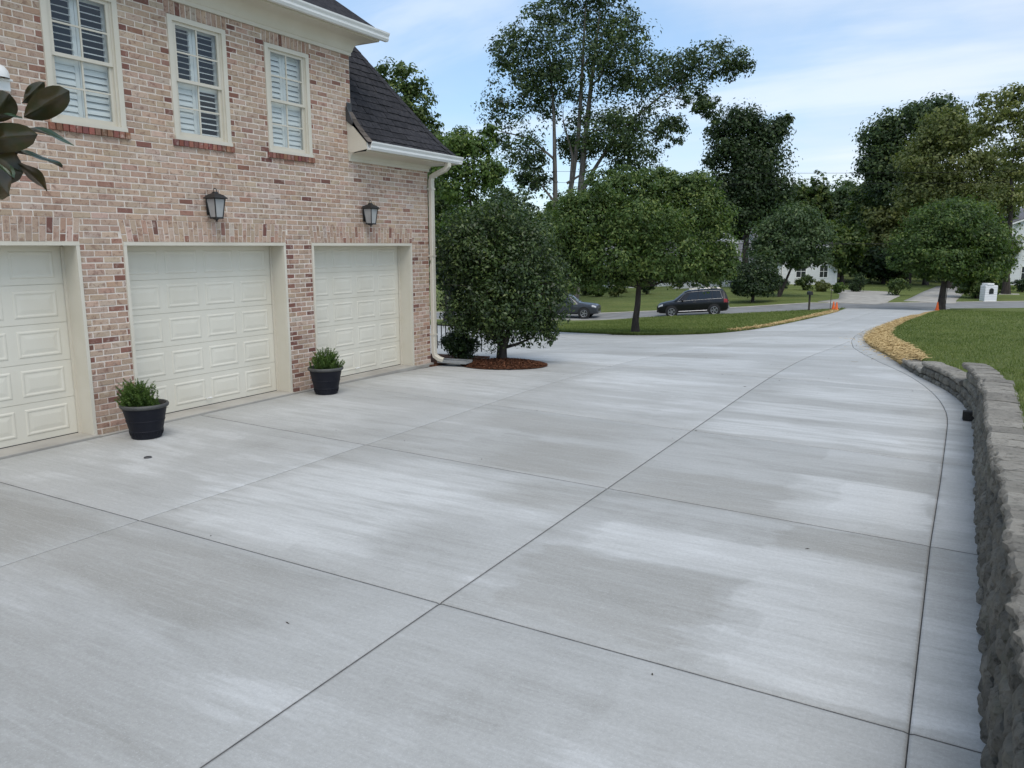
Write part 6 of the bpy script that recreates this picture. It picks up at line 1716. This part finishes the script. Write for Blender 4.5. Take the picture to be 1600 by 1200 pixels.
bx_ = MB(); bx_.poly_prism([(-.11, 1.15), (.11, 1.15), (.11, 1.3)] + [(.11 * math.cos(t), 1.3 + .1 * math.sin(t)) for t in np.linspace(.3, math.pi - .3, 6)] + [(-.11, 1.3)], 'y', -.28, .28); bx_.obj('box', 'black_metal', pm_)
MB().box(.112, .125, -.1, -.04, 1.22, 1.42).obj('flag', 'tail_red', pm_)
def cone(loc, label):
    r_ = tag(empty('traffic_cone', loc), label, 'traffic cone', 'orange cones at the driveway mouth')
    MB().box(-.19, .19, -.19, .19, 0, .035).obj('base', 'orange', r_); MB().lathe([(.145, .035), (.105, .30), (.07, .52), (.042, .71), (.036, .72), (.001, .72)], 20).obj('body', 'orange', r_, smooth=True)
    MB().lathe([(.114, .27), (.086, .45)], 20).obj('band', 'orange', r_, smooth=True); r_.scale = (.78, .78, .78)
for (x, y, lab) in ((-6.95, 57.0, 'orange cone at the left of the driveway mouth, nearer the straw'), (-7.35, 58.6, 'orange cone at the left of the driveway mouth, nearer the street'), (-1.0, 61.2, 'orange cone left of the lawn tree trunk at the right of the driveway mouth'), (-.75, 63.4, 'orange cone at the right of the driveway mouth, beside the street')):
    cone((x, y, hz(x, y) + .03), lab)
for (x, y, lab) in ((-7.4, 57.3, 'thin wooden stake beside the left orange cones'), (-.55, 62.9, 'thin wooden stake beside the right orange cones')):
    sk_ = MB().tube([(0, 0, -.1), (.02, 0, 1.0), (.03, .01, 1.75)], [.022, .02, .018], 6).obj('stake', 'twig', loc=(x, y, hz(x, y))); tag(sk_, lab, 'stake')
def wire(p0, p1, sag, r_, label):
    pts = []
    for t in np.linspace(0, 1, 40):
        q = Vector(p0).lerp(Vector(p1), t); q.z -= sag * 4 * t * (1 - t); pts.append(q)
    tag(MB().tube(pts, r_, 5).obj('power_line', 'wire'), label, 'power line', 'power lines along the street')
wire((-62, 47, 9.6), (34, 104, 9.8), 1.1, .015, 'highest power line crossing the dark ragged tree')
wire((-62, 47, 8.6), (34, 104, 8.9), 1.1, .015, 'second power line just below the highest one')
wire((-62, 46.5, 3.6), (34, 103.5, 3.4), 1.2, .03, 'low thick cable crossing in front of the white houses')
for (x, y, lab) in ((-62, 47, 'wooden utility pole far down the street to the left'), (34, 104, 'wooden utility pole far up the street to the right')):
    up_ = tag(empty('utility_pole', (x, y, hz(x, y))), lab, 'utility pole', 'utility poles')
    MB().tube([(0, 0, -.3), (0, 0, 13)], [.17, .12], 10).obj('pole', 'bark_pale', up_); MB().box(-1.1, 1.1, -.06, .06, 12.1, 12.25).obj('cross_arm', 'bark', up_)
